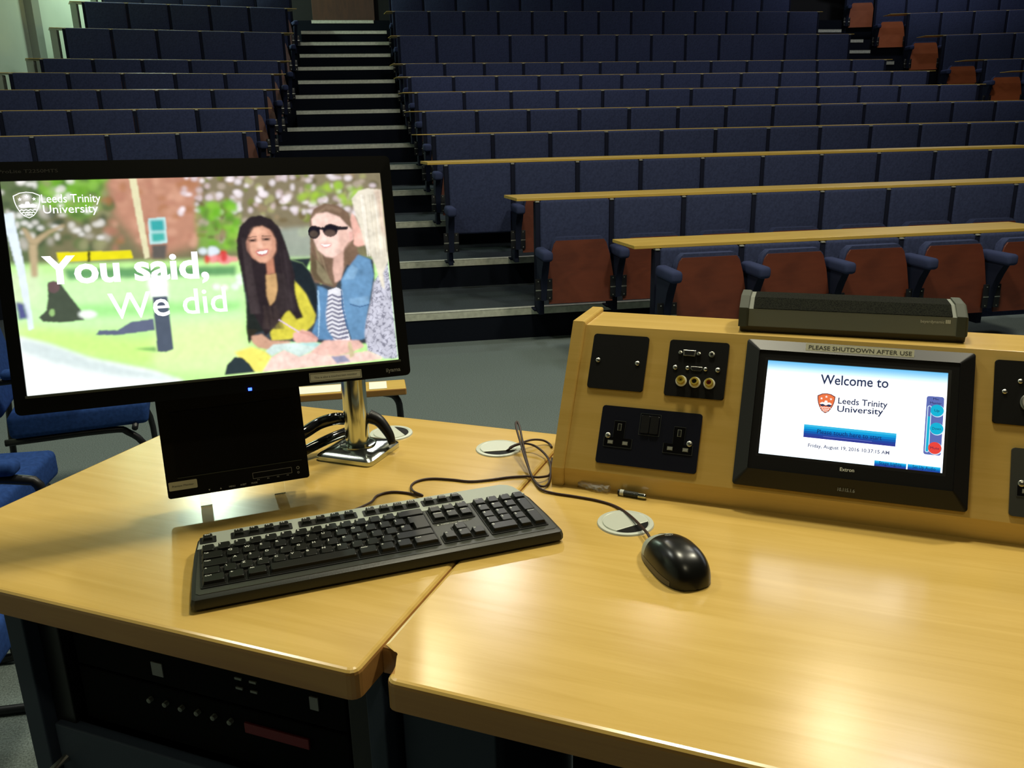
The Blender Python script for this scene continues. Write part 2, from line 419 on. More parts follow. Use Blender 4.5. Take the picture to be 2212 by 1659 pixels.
def bench_board(p0, p1, z, ov, label, group, T=.755, dz=0., ends=(1, 1)):
    """long writing board carried on the backs of one row"""
    d = Vector((p1[0]-p0[0], p1[1]-p0[1], 0)); L = d.length; a = math.atan2(d.y, d.x)
    fr = Frame((p0[0], p0[1], z), (math.cos(a), math.sin(a), 0), (-math.sin(a), math.cos(a), 0), (0, 0, 1))
    bm = NB(); o0, o1 = ov*ends[0], ov*ends[1]
    y0 = -.105 if dz > 0 else -.060
    pts = [(-o0, y0), (L+o1, y0), (L+o1-.03, .235), (-o0-.03, .235)]
    z0_, z1_ = (T+.001, T+.020) if dz > 0 else (T+.0005, T+.0065)
    prism(bm, pts, z0_, z1_, .002, bot=True)
    return finish(bm, 'bench_board', BOARD, None, (0, 0, T), fr, label=label, cat='desk', group=group)
# centre block
for k in range(1, 12):
    Y, z = row_tier(k); v = variant(k); i0 = {1: 2, 2: 1}.get(k, 0); n = 0
    sh = {1: -.0198, 2: -.0086}.get(k, 0)
    for i in range(i0, 13):
        x = SX0+sh+(i+.5)*SW
        if project((x-.26, Y-.12, z+.755))[0] > 2215: break
        n += 1
        seat((x, Y, z), 0, v, 'navy tip-up seat, %s from the stairs in the %s row of the centre block' % (ORD[n], ORD[k]) if not (k == 3 and i == 0)
             else 'wide navy backrest without a seat, at the stairs end of the third row', 'seats in the centre block',
             last=(i == 12), full=True, pan=not (k == 3 and i == 0))
        xe = x+.26
    bench_board((SX0+sh+i0*SW, Y), (xe, Y), z, .14 if k < 9 else .10, 'long beech writing board on the %s row of the centre block' % ORD[k], 'writing boards of the centre block', dz=(1 if k < 4 else 0), ends=(1, 1 if xe > 7.3 else 0))
# left block, turned towards the stage
for k in range(4, 12):
    kk = k-4 if k <= 8 else 4+(k-8)
    Yr = row_tier(k)[0]; z = row_tier(k)[1]+.0587-.0
    kk = (Yr-row_tier(4)[0])/TD
    A = Vector((-.9747+kk*.0103, 7.7788+kk*.9845+.122, 0)); dl = Vector((-math.cos(LW_A), -math.sin(LW_A), 0)); v = variant(k)
    # seat origin is the nosing; the back front face lies .122 in front of it
    ns = 5
    z0 = z-.0
    for n in range(ns):
        c = A+dl*((n+.5)*.536)
        seat((c.x, c.y, z0), LW_A, v, 'navy tip-up seat, %s from the stairs in the %s of the left block' % (ORD[n+1], 'lowest row' if k == 4 else ORD[k-3]+' row up'),
             'seats in the left block', last=(n == 0), sx=1.03)
    e = A+dl*(ns*.536)
    bench_board((e.x, e.y), (A.x, A.y), z0, .16, 'long beech writing board on the %s of the left block' % ('lowest row' if k == 4 else ORD[k-3]+' row up'), 'writing boards of the left block', dz=-1)
    if k >= 7:
        q = e+dl*.12; bm = NB(); box(bm, (q.x-.04, q.y-.02, row_tier(k)[1]), (q.x+.04, q.y+.08, z0+.74), .004)
        finish(bm, 'bench_support', POSTM, None, (q.x, q.y, row_tier(k)[1]), label='grey upright holding the outer end of the %s writing board, left block' % (ORD[k-3]+' row up'), cat='support', group='end supports by the left wall')
# right block beyond the second stairs
for k in range(7, 13):
    Yr, z = row_tier(k) if k < 12 else tier(15); kk = (Yr-row_tier(8)[0])/TD
    A = Vector((9.1953-kk*.0078, 11.774+kk*TD+.122, 0)); dr = Vector((math.cos(RW_A), -math.sin(RW_A), 0)); v = variant(k)
    nm = {7: 'lowest visible row', 8: 'second row up', 9: 'third row up', 10: 'fourth row up', 11: 'fifth row up', 12: 'topmost row'}[k]
    ns = 0
    for n in range(6):
        c = A+dr*((n+.5)*SW)
        if project((A+dr*(n*SW)+Vector((0, 0, z+.75))))[0] > 2235 and n > 0: break
        if k == 12 and n > 0: break
        seat((c.x, c.y, z), -RW_A, v, 'navy seat with orange plywood underside, %s in the %s, far right block' % (ORD[n+1] if n else 'aisle end', nm),
             'seats in the right block', shell='shell2'); ns = n+1
    e = A+dr*(ns*SW)
    bench_board((A.x, A.y), (e.x, e.y), z, .28, 'beech writing board of the %s, block at far right' % nm, 'writing boards of the right block', ends=(1, 0))
# ------------------------------------------------------------------ lectern desk: two modules, console
DV0, DV1, DSEAM = .618, 1.342, -.415
DT = .034
def desk_top(pts, name, parent, base):
    bm = NB(); prism(bm, pts, DZ-DT, DZ, .006, bot=True, seg=3)
    bm.normal_update()
    for f in bm.faces: f.material_index = 0 if abs(f.normal.z) > .6 and f.calc_center_median().z > DZ-.008 else 1
    return finish(bm, name, [BEECH, BEECH_EDGE], parent, smooth=False)
b0 = (-.77, .98, 0)
dl = empty('lectern_desk', DESKF, b0, 'left half of the beech lectern desk, under the monitor, above the equipment bay', 'desk')
r = .012
pl = [(-1.128, DV0)]+[(DSEAM-.0006-r+r*math.sin(a), DV0+r-r*math.cos(a)) for a in [i*PI/8 for i in range(5)]]+[(DSEAM-.0006, DV1), (-1.128, DV1)]
desk_top(pl, 'desktop', dl, b0)
def panel(p, nm, a, c, m=PANELB, bev=.002):
    bm = NB(); box(bm, a, c, bev); return finish(bm, nm, m, p)
zt = DZ-DT
panel(dl, 'side_panel', (-1.005, .68, 0), (-.972, 1.30, zt))
panel(dl, 'side_panel', (-.447, .68, 0), (-.424, 1.30, zt))
panel(dl, 'back_panel', (-.972, 1.28, .02), (-.447, 1.298, zt))
panel(dl, 'inner_upright', (-.972, .70, .02), (-.935, .74, zt), BLACKPL)
panel(dl, 'inner_upright', (-.485, .70, .02), (-.447, .74, zt), BLACKPL)
dr_ = panel(dl, 'door', (-.965, .69, .06), (-.452, .708, .655))
bm = NB(); tube(bm, [DESKF.loc(DESKF.w(q)) for q in ((-.955, .69, .60), (-.955, .668, .60), (-.955, .668, .50), (-.955, .69, .50))], .006, mi=0); finish(bm, 'handle', STEEL, dr_)
panel(dl, 'plinth', (-.96, .72, 0), (-.46, 1.27, .055), BLACKPL)
# equipment in the bay
def rack(name, u0, u1, z0, z1, label, v0=.712):
    r_ = empty(name, DESKF, (u0, v0, z0), label, 'equipment', 'rack equipment in the bay')
    bm = NB(); box(bm, (u0, v0, z0), (u1, 1.2, z1), .003); finish(bm, 'case', mat('rack_black', (.003, .003, .0035), .8, spec=.1), r_)
    return r_
bx = (-.925, -.495)
r1 = rack('rack_unit', bx[0], bx[1], .66, .745, 'black rack unit with small knobs and a red strip, lower in the bay')
bm = NB(); box(bm, (-.648, .708, .712), (-.552, .712, .727), .001); finish(bm, 'strip', RED, r1, label='dull red strip')
for k in range(6):
    bm = NB(); t = NB(); lathe(t, [(.0035, 0), (.0035, .006), (.001, .007)], n=10); merge(bm, t, Matrix.Translation((-.80+k*.026, .712, .722)) @ Matrix.Rotation(PI/2, 4, 'X')); finish(bm, 'knob', GREYP, r1)
r2 = rack('rack_unit', bx[0], bx[1], .748, .875, 'black rack unit with a square white sticker under the left desktop')
bm = NB(); box(bm, (-.790, .7105, .762), (-.772, .712, .782)); finish(bm, 'sticker', mat('grey_sticker', (.3, .3, .3), .6), r2)
for k in range(4):
    bm = NB(); q = (-.655+.022*(k % 2), .774+.014*(k//2)); box(bm, (q[0], .7100, q[1]), (q[0]+.010, .712, q[1]+.003)); finish(bm, 'button', GREYP, r2)
bm = NB(); box(bm, (-.545, .7095, .800), (-.537, .712, .803)); finish(bm, 'indicator', WHITEP, r2)
bm = NB(); prism(bm, [(-.546, .772), (-.534, .772), (-.534, .790), (-.546, .790), (-.546, .780)], 0, .002, f=lambda x, y, z: Vector((x, .712-z, y))); finish(bm, 'tag', mat('grey_sticker', (.3, .3, .3), .6), r2)

b1 = (.2, .98, 0)
dr = empty('lectern_desk', DESKF, b1, 'right half of the beech lectern desk, notched beside the seam, under the console', 'desk')
nx, ny, nr = DSEAM+.031, DV0+.052, .012
pr = [(DSEAM+.0006, DV1), (DSEAM+.0006, ny)]
pr += [(nx-nr+nr*math.sin(a), ny-nr+nr*math.cos(a)) for a in [i*PI/8 for i in range(5)]]
pr += [(nx+r-r*math.cos(a), DV0+r-r*math.sin(a)) for a in [i*PI/8 for i in range(5)]]
pr += [(.95, DV0), (.95, DV1)]
desk_top(pr[::-1], 'desktop', dr, b1)
panel(dr, 'side_panel', (-.4135, .70, 0), (-.30, .725, zt))
panel(dr, 'side_panel', (-.4135, .725, 0), (-.395, 1.30, zt))
panel(dr, 'side_panel', (.90, .70, 0), (.93, 1.30, zt))
panel(dr, 'back_panel', (-.39, 1.28, .02), (.90, 1.298, zt), BLACKPL)

# console
CU0, CU1 = -.3757, .62
cb = (.12, 1.25, DZ)
con = empty('lectern_console', DESKF, cb, 'sloping beech console box holding sockets and the touch panel at the back of the desk', 'console')
FS = .2265
ct = DZ+.0287+FS*math.sin(T60); cv = 1.129+FS*math.cos(T60)
def prof(o, tp, bk, z0=DZ):   # side outline in (v, z)
    q = DZ+.0287
    return [(1.129-o, z0), (1.129-o, q), (cv-o*.9, ct-.0+tp), (bk, ct+tp), (bk, z0)]
def side(u0, u1, o, tp, bk, bev, mats, nm):
    bm = NB(); prism(bm, prof(o, tp, bk), u0, u1, bev, f=lambda a, b_, c: Vector((c, a, b_)), bot=True, seg=3)
    return finish(bm, nm, mats, con, smooth=False)
side(CU0, CU0+.0195, .004, .006, 1.352, .0045, BEECH, 'end_panel')
side(CU1-.0195, CU1, .004, .006, 1.352, .0045, BEECH, 'end_panel')
bm = NB()
box(bm, (CU0+.0195, 1.129, DZ), (CU1-.0195, 1.147, DZ+.0287)); finish(bm, 'kick_board', BEECH, con)
bm = NB(); th = .018
n_ = (-math.sin(T60)*th, math.cos(T60)*th)
prism(bm, [(1.129, DZ+.0287), (cv, ct), (cv-n_[0], ct-n_[1]), (1.129-n_[0], DZ+.0287-n_[1]+.004)], CU0+.0195, CU1-.0195, f=lambda a, b_, c: Vector((c, a, b_)))
finish(bm, 'face_board', BEECH, con)
bm = NB(); box(bm, (CU0+.0195, cv+.0008, ct-.018), (CU1-.0195, 1.345, ct), .001); finish(bm, 'top_board', BEECH, con)
bm = NB(); box(bm, (CU0+.0195, 1.327, DZ), (CU1-.0195, 1.345, ct-.0185)); finish(bm, 'back_board', BEECH, con)

# plates set in the face; face frame: x along, y up the slope, z out
def plate(name, label, u0, s0, u1, s1, m, cat='socket plate', th=.003, group=None, r=.004):
    b_ = ((u0+u1)/2, (s0+s1)/2, 0); o = empty(name, FACEF, b_, label, cat, group)
    bm = NB(); prism(bm, rrect(u0, s0, u1, s1, r), 0.0003, th, .0008); finish(bm, 'plate', m, o)
    return o
def screw(o, x, y, z=.003, r=.0035, m=STEEL):
    bm = NB(); lathe(bm, [(r, 0), (r, .0008), (r*.7, .0016), (r*.2, .002)], (x, y, z), 16)
    box(bm, (x-r*.75, y-.0004, z+.0016), (x+r*.75, y+.0004, z+.0021), 0, 1)
    finish(bm, 'screw', [m, BLACKPL], o, smooth=True)
pl1 = plate('blank_plate', 'plain black square plate with two screws, upper left of the console', -.3395, .1265, -.2535, .2125, BLACKMAT)
for q in ((1293, 778.6), (1377.7, 786)): screw(pl1, *fc(*q))
pl2 = plate('connector_plate', 'black square plate with video, audio and gold phono sockets beside the touch panel', -.2215, .1250, -.1345, .2110, BLACKMAT)
x, y = fc(1490.5, 764.8)
bm = NB(); D = [(x-.0095, y+.0045), (x+.0095, y+.0045), (x+.0085, y-.0045), (x-.0085, y-.0045)]
prism(bm, D, .003, .0062, .0006); prism(bm, [(x+(a-x)*.78, y+(b_-y)*.62) for a, b_ in D], .0062, .0066, mi=1); finish(bm, 'video_socket', [STEEL, BLACKPL], pl2)
for s in (-1, 1):
    bm = NB(); lathe(bm, [(.003, 0), (.003, .003), (.0015, .0034)], (x+s*.0135, y, .003), 6); finish(bm, 'hex_post', STEEL, pl2)
x, y = fc(1538.5, 767.5)
bm = NB(); lathe(bm, [(.0044, 0), (.0044, .002), (.0032, .0026), (.0018, .0026), (.0018, .001)], (x, y, .003), 18); prism(bm, circ(x, y, .0019, 14), .004, .0052, mi=1); finish(bm, 'audio_jack', [STEEL, BLACKPL], pl2, smooth=True)
for q in ((1459.5, 794.7), (1551, 800.8)): screw(pl2, *fc(*q))
for q in ((1485.8, 796), (1524.6, 798.9)): screw(pl2, *fc(*q), r=.003)
x, y = fc(1505.2, 798)
bm = NB(); Hh = [(x-.0085, y+.003), (x+.0085, y+.003), (x+.0085, y-.0005), (x+.006, y-.0032), (x-.006, y-.0032), (x-.0085, y-.0005)]
prism(bm, Hh, .003, .0042, .0003); prism(bm, [(x+(a-x)*.9, y+(b_-y)*.8) for a, b_ in Hh], .0042, .0045, mi=1); finish(bm, 'hdmi_socket', [STEEL, BLACKPL], pl2)
for i, q in enumerate(((1472, 823.8), (1501.6, 827.1), (1532.7, 829.9))):
    x, y = fc(*q); bm = NB()
    prism(bm, circ(x, y, .0083, 28), .003, .0042, .0004, 0)
    lathe(bm, [(.0062, 0), (.0062, .0075), (.0056, .009), (.0036, .009), (.0034, .004)], (x, y, .0042), 24, 1)
    prism(bm, circ(x, y, .0036, 18), .008, .0100, mi=2)
    prism(bm, circ(x, y, .0012, 10), .0100, .0105, mi=3)
    finish(bm, 'phono_socket', [WHITEP, GOLD, mat(('yellow', 'black', 'red')[i]+'_insert', ((.5, .42, .02), (.02, .02, .015), (.25, .02, .01))[i], .4), BLACKPL], pl2, smooth=True)

def double_socket(o, cx, cy, chrome_tone=BLACKGL):
    for s in (-1, 1):
        x, y = cx+s*.0068, cy+.0205
        bm = NB(); prism(bm, rrect(x-.0062, y-.0135, x+.0062, y+.0135, .0015), .003, .0058, .0012); finish(bm, 'rocker_switch', BLACKPL, o)
        ux, uy = cx+s*.0445, cy-.004
        bm = NB()
        T = [(-.0085, .026), (.0085, .026), (.0085, .0), (.0215, 0), (.0215, -.0145), (-.0215, -.0145), (-.0215, 0), (-.0085, 0)]
        prism(bm, [(ux+a, uy+b_) for a, b_ in T], .003, .0036, .0003)
        ring(bm, [(ux+a, uy+b_) for a, b_ in T], [(ux+a*.965, uy+(b_-.004)*.965+.004) for a, b_ in T], .0034, .0038, 1)
        finish(bm, 'socket_outlet', [BLACKGL, mat('socket_rim', (.16, .17, .16), .3, .8)], o)
        for a, b_, w_, h_, m_ in ((0, .0165, .002, .0045, 0), (-.0112, -.0072, .0032, .002, 0), (.0112, -.0072, .0032, .002, 0)):
            bm = NB(); box(bm, (ux+a-w_-.0008, uy+b_-h_-.0008, .0036), (ux+a+w_+.0008, uy+b_+h_+.0008, .0039), 0, 1); box(bm, (ux+a-w_, uy+b_-h_, .0039), (ux+a+w_, uy+b_+h_, .0042), 0, 0)
            finish(bm, 'pin_hole', [BLACKMAT if b_ > 0 else GREYP, GREYPL], o)
        screw(o, cx+s*.0605, cy-.0015, r=.0042)
    bm = NB(); ring(bm, rrect(cx-.0155, cy+.004, cx+.0155, cy+.037, .001), rrect(cx-.0147, cy+.0048, cx+.0147, cy+.0362, .001), .003, .0034); finish(bm, 'switch_surround', mat('socket_rim', (.16, .17, .16), .3, .8), o)
NICKEL = mat('black_nickel', (.020, .022, .036), .16, .35, spec=.8)
pl3 = plate('double_socket', 'wide black nickel double mains socket, lower left of the console', -.3100, .0135, -.1610, .1015, NICKEL)
double_socket(pl3, -.2355, .0575)
pl4 = plate('connector_plate', 'black square plate with round microphone sockets, cut by the right picture edge', .2090, .1270, .2950, .2130, BLACKMAT)
for q in ((2169, 847), (2203, 825)): screw(pl4, *fc(*q), r=.003)
x, y = fc(2225, 872); bm = NB(); lathe(bm, [(.0125, 0), (.0125, .003), (.0105, .004), (.0095, .004), (.0092, .001)], (x, y, .003), 28); finish(bm, 'microphone_socket', STEEL, pl4, smooth=True)
pl5 = plate('double_socket', 'wide grey nickel double socket, lower right of the console, cut by the picture edge', .2325, .0090, .3790, .0970, mat('grey_nickel', (.07, .075, .07), .3, .35))
double_socket(pl5, .3058, .053)

# touch panel on the face
tp = empty('touch_panel', FACEF, (.038, .112, 0), 'black control touch panel with a lit welcome screen, in the middle of the console face', 'touch panel')
x0, x1, y0, y1 = -.1095, .1855, .0065, .2185
sx0, sx1, sy0, sy1 = -.0776, .1529, .0518, .1868
def frame_mesh(out, inn, zo, zi, m, nm, parent, mi=0):
    """sloping picture-frame: outer edge at height zo, inner edge at zi, skirt to 0"""
    bm = NB(); L = [[bm.verts.new((p[0], p[1], z)) for p in P] for P, z in ((out, 0.0004), (out, zo), (inn, zi), (inn, 0.0004))]; n = len(out)
    for i in range(n):
        j = (i+1) % n
        for k in range(4): bm.faces.new((L[k][i], L[k][j], L[(k+1) % 4][j], L[(k+1) % 4][i]))
    return finish(bm, nm, m, parent)
def bump_rect(a, b_, c, d_, r_=.004, n=4): return rrect(a, b_, c, d_, r_, n)
frame_mesh(bump_rect(x0, y0, x1, y1), bump_rect(-.0905, .0295, .1665, .2010, .002), .006, .0165, BLACKPL, 'bezel', tp)
frame_mesh(bump_rect(-.0903, .0297, .1663, .2008, .002), bump_rect(sx0-.004, sy0-.004, sx1+.004, sy1+.004, .001), .0150, .0150, BLACKMAT, 'rim', tp)
def EMIT(name, rgb, s=1.0):
    return mat(name, (0, 0, 0), .3, emit=(rgb, s), spec=.3)
def grid_screen(name, parent, img, x0, y0, x1, y1, z, strength):
    """flat lit screen: one small face colour per cell, img is H x W x 3 linear, row 0 at the top"""
    h, w_ = img.shape[:2]
    xs = np.linspace(x0, x1, w_); ys = np.linspace(y1, y0, h)
    X, Y = np.meshgrid(xs, ys); B = parent['_b']
    co = np.stack([X-B[0], Y-B[1], np.full_like(X, z-B[2])], -1).reshape(-1, 3)
    idx = np.arange(h*w_).reshape(h, w_)
    f = np.stack([idx[1:, :-1], idx[1:, 1:], idx[:-1, 1:], idx[:-1, :-1]], -1).reshape(-1, 4)
    me = bpy.data.meshes.new(name); me.vertices.add(len(co)); me.vertices.foreach_set('co', co.ravel().astype(np.float32))
    me.loops.add(f.size); me.loops.foreach_set('vertex_index', f.ravel().astype(np.int32))
    me.polygons.add(len(f)); me.polygons.foreach_set('loop_start', np.arange(0, f.size, 4, dtype=np.int32)); me.polygons.foreach_set('loop_total', np.full(len(f), 4, dtype=np.int32))
    me.update(calc_edges=True)
    ca = me.color_attributes.new('picture', 'FLOAT_COLOR', 'POINT')
    rgba = np.concatenate([img.reshape(-1, 3), np.ones((h*w_, 1))], 1); ca.data.foreach_set('color', rgba.ravel().astype(np.float32))
    m = bpy.data.materials.new(name+'_display'); m.use_nodes = True; nt = m.node_tree; b_ = nt.nodes['Principled BSDF']
    at_ = nt.nodes.new('ShaderNodeAttribute'); at_.attribute_name = 'picture'
    nt.links.new(at_.outputs['Color'], b_.inputs['Emission Color']); b_.inputs['Emission Strength'].default_value = strength
    b_.inputs['Base Color'].default_value = (.005, .005, .005, 1); b_.inputs['Roughness'].default_value = .25
    me.materials.append(m); o = bpy.data.objects.new(name, me); COL.objects.link(o); o.parent = parent; o['_b'] = list(B)
    return o
def lin(c): c = np.asarray(c, float)/255; return np.where(c <= .04045, c/12.92, ((c+.055)/1.055)**2.4)
gy = np.linspace(0, 1, 60)[:, None, None]
top = lin((110, 190, 235))*.9; mid = lin((250, 252, 255))*2.0; botc = lin((225, 245, 255))*1.3
img = np.where(gy < .2, top+(mid-top)*np.clip(gy/.2, 0, 1)**1.6, mid+(botc-mid)*np.clip((gy-.8)/.2, 0, 1))
img = np.repeat(img, 60, 1)
scr = grid_screen('screen', tp, img, sx0, sy0, sx1, sy1, .0125, 1.25)
bm = NB(); ring(bm, rrect(sx0-.0042, sy0-.0042, sx1+.0042, sy1+.0042, .001), rrect(sx0, sy0, sx1, sy1, .0005), .0125, .0150); finish(bm, 'screen_edge', BLACKPL, tp)
DARK = EMIT('display_dark_text', lin((45, 55, 85)), 1)
ZS = .0127
def pt(x, y, z=0): u, s = fc(x, y, z or ZS); return Vector((u, s, z or ZS))
def px_text(bm, s, A, B_, cap, mi=0, z=ZS, bold=0.018):
    a, b_ = pt(*A, z), pt(*B_, z); d = (b_-a); L = d.length; d.normalize()
    add_text(bm, s, width=L, height=cap, bold=bold, origin=a, xdir=d, ydir=(-d.y, d.x, 0), mi=mi)
bm = NB()
px_text(bm, 'Welcome to', (1772, 829), (1919, 838), .0135)
px_text(bm, 'Leeds Trinity', (1810, 871.5), (1917, 881), .0086, bold=.022)
px_text(bm, 'University', (1808, 889), (1908, 896), .0086, bold=.022)
px_text(bm, 'Friday, August 19, 2016 10:37:15 AM', (1745, 965), (1921, 982), .0048, 1, bold=.03)
finish(bm, 'screen_text', [DARK, EMIT('display_grey_text', lin((95, 100, 125)), 1)], scr)
# crest
def shield(cx, cy, w_, h_, n=10):
    o = []
    for i in range(n+1):
        t = i/n; o.append((cx-w_/2*(1-.0*t)*math.cos(t*PI/2)**.55 if t < 1 else cx, cy+h_*.36-h_*.86*t))
    R_ = [(2*cx-a, b_) for a, b_ in o[:-1]]
    top_ = [(cx-w_*.25, cy+h_*.47), (cx, cy+h_*.5), (cx+w_*.25, cy+h_*.47)]
    return o+R_[::-1]+top_[::-1]
def crest(bm, cx, cy, w_, h_, z, mis, f=None):
    """shield with three stars, a winged emblem and waves; mis = outline, field, light, dark"""
    k = dict(f=f)
    prism(bm, shield(cx, cy, w_, h_), z, z+.0001, mi=mis[0], **k)
    prism(bm, shield(cx, cy, w_*.90, h_*.92), z+.0001, z+.0002, mi=mis[1], **k)
    for a, b_ in ((-.26, .22), (0, .32), (.26, .22)):
        st = [(cx+a*w_+(.085 if i % 2 == 0 else .036)*w_*math.sin(i*PI/5), cy+b_*h_+(.085 if i % 2 == 0 else .036)*w_*math.cos(i*PI/5)) for i in range(10)]
        prism(bm, st, z+.0002, z+.0003, mi=mis[2], **k)
    q = [(-.34, -.02), (-.2, .05), (-.1, .03), (-.06, .13), (.06, .13), (.1, .03), (.2, .05), (.34, -.02), (.26, -.1), (-.26, -.1)]
    prism(bm, [(cx+a*w_, cy+b_*h_) for a, b_ in q], z+.0002, z+.0003, mi=mis[2], **k)
    q = [(-.34, -.08), (-.15, -.05), (0, -.12), (.15, -.05), (.34, -.08), (.24, -.17), (0, -.14), (-.24, -.17)]
    prism(bm, [(cx+a*w_, cy+b_*h_) for a, b_ in q], z+.0003, z+.0004, mi=mis[3], **k)
    for j in range(3):
        yb = cy+(-.20-.085*j)*h_; ww = w_*(.30-.08*j)
        up = [(cx-ww+2*ww*i/8, yb+.018*h_*(1 if i % 2 else -1)) for i in range(9)]
        prism(bm, up+[(a, b_-.035*h_) for a, b_ in up[::-1]], z+.0002, z+.0003, mi=mis[2 if mis[1] != mis[2] else 0], **k)
c0 = pt(1784, 871)
bm = NB(); crest(bm, c0.x, c0.y, .0235, .0285, ZS, (0, 1, 2, 3))
finish(bm, 'crest', [EMIT('crest_line', lin((90, 50, 60)), 1), EMIT('crest_orange', lin((240, 120, 70)), 1), EMIT('crest_white', lin((255, 250, 245)), 1), DARK], scr)
# buttons: graded from cyan to deep blue
def grad_btn(A, B_, C_, D_, txt, name, cap, under=False):
    P = [pt(*q) for q in (A, B_, C_, D_)]; bm = NB(); n = 6
    for i in range(n):
        t0, t1 = i/n, (i+1)/n
        v = [P[0].lerp(P[3], t0), P[1].lerp(P[2], t0), P[1].lerp(P[2], t1), P[0].lerp(P[3], t1)]
        f = bm.faces.new([bm.verts.new(q) for q in v]); f.material_index = i
    cols = [(60, 190, 235), (20, 165, 225), (10, 130, 205), (20, 95, 180), (35, 70, 160), (50, 60, 150)]
    ms = [EMIT('display_button_%d' % i, lin(c), 1) for i, c in enumerate(cols)]
    m_ = P[0].lerp(P[3], .62); e_ = P[1].lerp(P[2], .62); d = e_-m_; L = d.length
    a = m_+d*.15+Vector((0, 0, .0001)); dn = d.normalized()
    add_text(bm, txt, width=L*.70, height=cap, origin=a, xdir=dn, ydir=(-dn.y, dn.x, 0), mi=6)
    if under:
        m_ = P[0].lerp(P[3], .80); e_ = P[1].lerp(P[2], .80); d = e_-m_; a = m_+d*.22; b_ = m_+d*.75
        f = bm.faces.new([bm.verts.new(q+Vector((0, s_, .0001))) for q, s_ in ((a, -.0002), (b_, -.0002), (b_, .0002), (a, .0002))]); f.material_index = 7
    for f in bm.faces:
        if f.normal.z < 0: f.normal_flip()
    finish(bm, name, ms+[EMIT('display_button_text', lin((20, 35, 95)), 1), EMIT('display_button_line', lin((130, 140, 215)), 1)], scr)
grad_btn((1737, 916), (1937, 936.5), (1934, 965), (1735, 944), 'Please touch here to start', 'screen_button', .0062, True)
grad_btn((1889, 994), (1958, 1002), (1957, 1014), (1888, 1007), 'Stage Lights', 'screen_button', .0045)
grad_btn((1961, 1002), (2032, 1010), (2031, 1024), (1960, 1015), 'Set Up Audio', 'screen_button', .0045)
bm = NB(); P = [pt(*q) for q in ((2003, 855), (2041, 859), (2033, 986), (1994, 981))]
a0, b0_ = P[3].x+.001, P[3].y
prism(bm, rrect(P[0].x-.0005, P[3].y, P[1].x-.0005, P[0].y, .003), ZS, ZS+.0001, mi=0)
xl = P[0].x
prism(bm, rrect(xl+.0012, P[3].y+.003, xl+.0062, P[0].y-.013, .0024), ZS+.0001, ZS+.0002, mi=1)
prism(bm, rrect(xl+.0022, P[3].y+.004, xl+.0052, P[0].y-.014, .0014), ZS+.0002, ZS+.0003, mi=2)
prism(bm, rrect(xl+.0022, P[0].y-.028, xl+.0052, P[0].y-.014, .0014), ZS+.0003, ZS+.0004, mi=0)
for q, mi_, tx in (((2024, 887), 2, 'Up'), ((2023, 926), 2, 'Down'), ((2019, 968), 3, 'Mute')):
    c = pt(*q); prism(bm, circ(c.x+.0006, c.y-.0006, .0084, 26), ZS+.0001, ZS+.0002, mi=1); prism(bm, circ(c.x, c.y, .0080, 26), ZS+.0002, ZS+.0003, mi=mi_)
    add_text(bm, tx, width=.006 if tx == 'Up' else .0105, height=.0034, origin=(c.x-(.003 if tx == 'Up' else .0052), c.y-.0017, ZS+.0004), mi=4)
c = pt(2022, 866); add_text(bm, 'Mic', width=.007, height=.003, origin=(c.x-.0035, c.y+.001, ZS+.0002), mi=4); add_text(bm, 'Master', width=.014, height=.003, origin=(c.x-.007, c.y-.0045, ZS+.0002), mi=4)
finish(bm, 'volume_control', [EMIT('volume_field', lin((95, 110, 180)), 1), EMIT('volume_light', lin((215, 235, 250)), 1), EMIT('volume_cyan', lin((20, 180, 215)), 1), EMIT('volume_red', lin((235, 70, 60)), 1), EMIT('volume_text', lin((25, 30, 70)), 1)], scr)
bm = NB(); px_text(bm, 'Extron', (1814, 1017), (1845, 1020), .0048, z=.0153)
finish(bm, 'maker_name', WHITEP, tp)
bm = NB(); px_text(bm, '10.115.1.6', (1809, 1060), (1846, 1064.5), .0045, z=.0128); finish(bm, 'address_print', GREYP, tp)
x, y = fc(1828, 1031, .014); bm = NB(); lathe(bm, [(.0042, 0), (.0042, .0015), (.003, .0022), (.0005, .0024)], (x, y, .0125), 20); finish(bm, 'sensor', BLACKGL, tp, smooth=True)
bm = NB(); c1, c2 = fc(1741, 747, .013), fc(1975, 762, .013)
prism(bm, [(c1[0], .2046), (c2[0], .2046), (c2[0], .2152), (c1[0], .2152)], .0142, .0146); 
add_text(bm, 'PLEASE SHUTDOWN AFTER USE', width=(c2[0]-c1[0])*.95, height=.0058, origin=(c1[0]+.004, .2068, .0148), mi=1, bold=.008)
finish(bm, 'sticker', [LABEL, LABELT], tp, label='cream strip label reading PLEASE SHUTDOWN AFTER USE')

# microphone bar on the console
mb = (.03, 1.31, ct)
mic = empty('conference_microphone', DESKF, mb, 'long dark grey boundary microphone bar lying on top of the console', 'microphone')
MR = Matrix.Translation((.03, 1.268, 0)) @ Matrix.Rotation(math.radians(2.2), 4, 'Z') @ Matrix.Translation((-.03, -1.268, 0))
fm = lambda a, b_, c: MR @ Vector((c, a, b_))
mu0, mu1 = -.127, .178
bp = [(1.266, ct+.001), (1.352, ct+.001), (1.354, ct+.010), (1.264, ct+.010)]
bm = NB(); prism(bm, bp, mu0+.002, mu1-.002, .002, f=fm, bot=True); finish(bm, 'base', BLACKPL, mic)
body = [(1.264, ct+.0095), (1.272, ct+.034), (1.300, ct+.046), (1.345, ct+.046), (1.354, ct+.0095)]
bm = NB(); prism(bm, body, mu0+.014, mu1-.014, f=fm); finish(bm, 'body', GREYPL, mic)
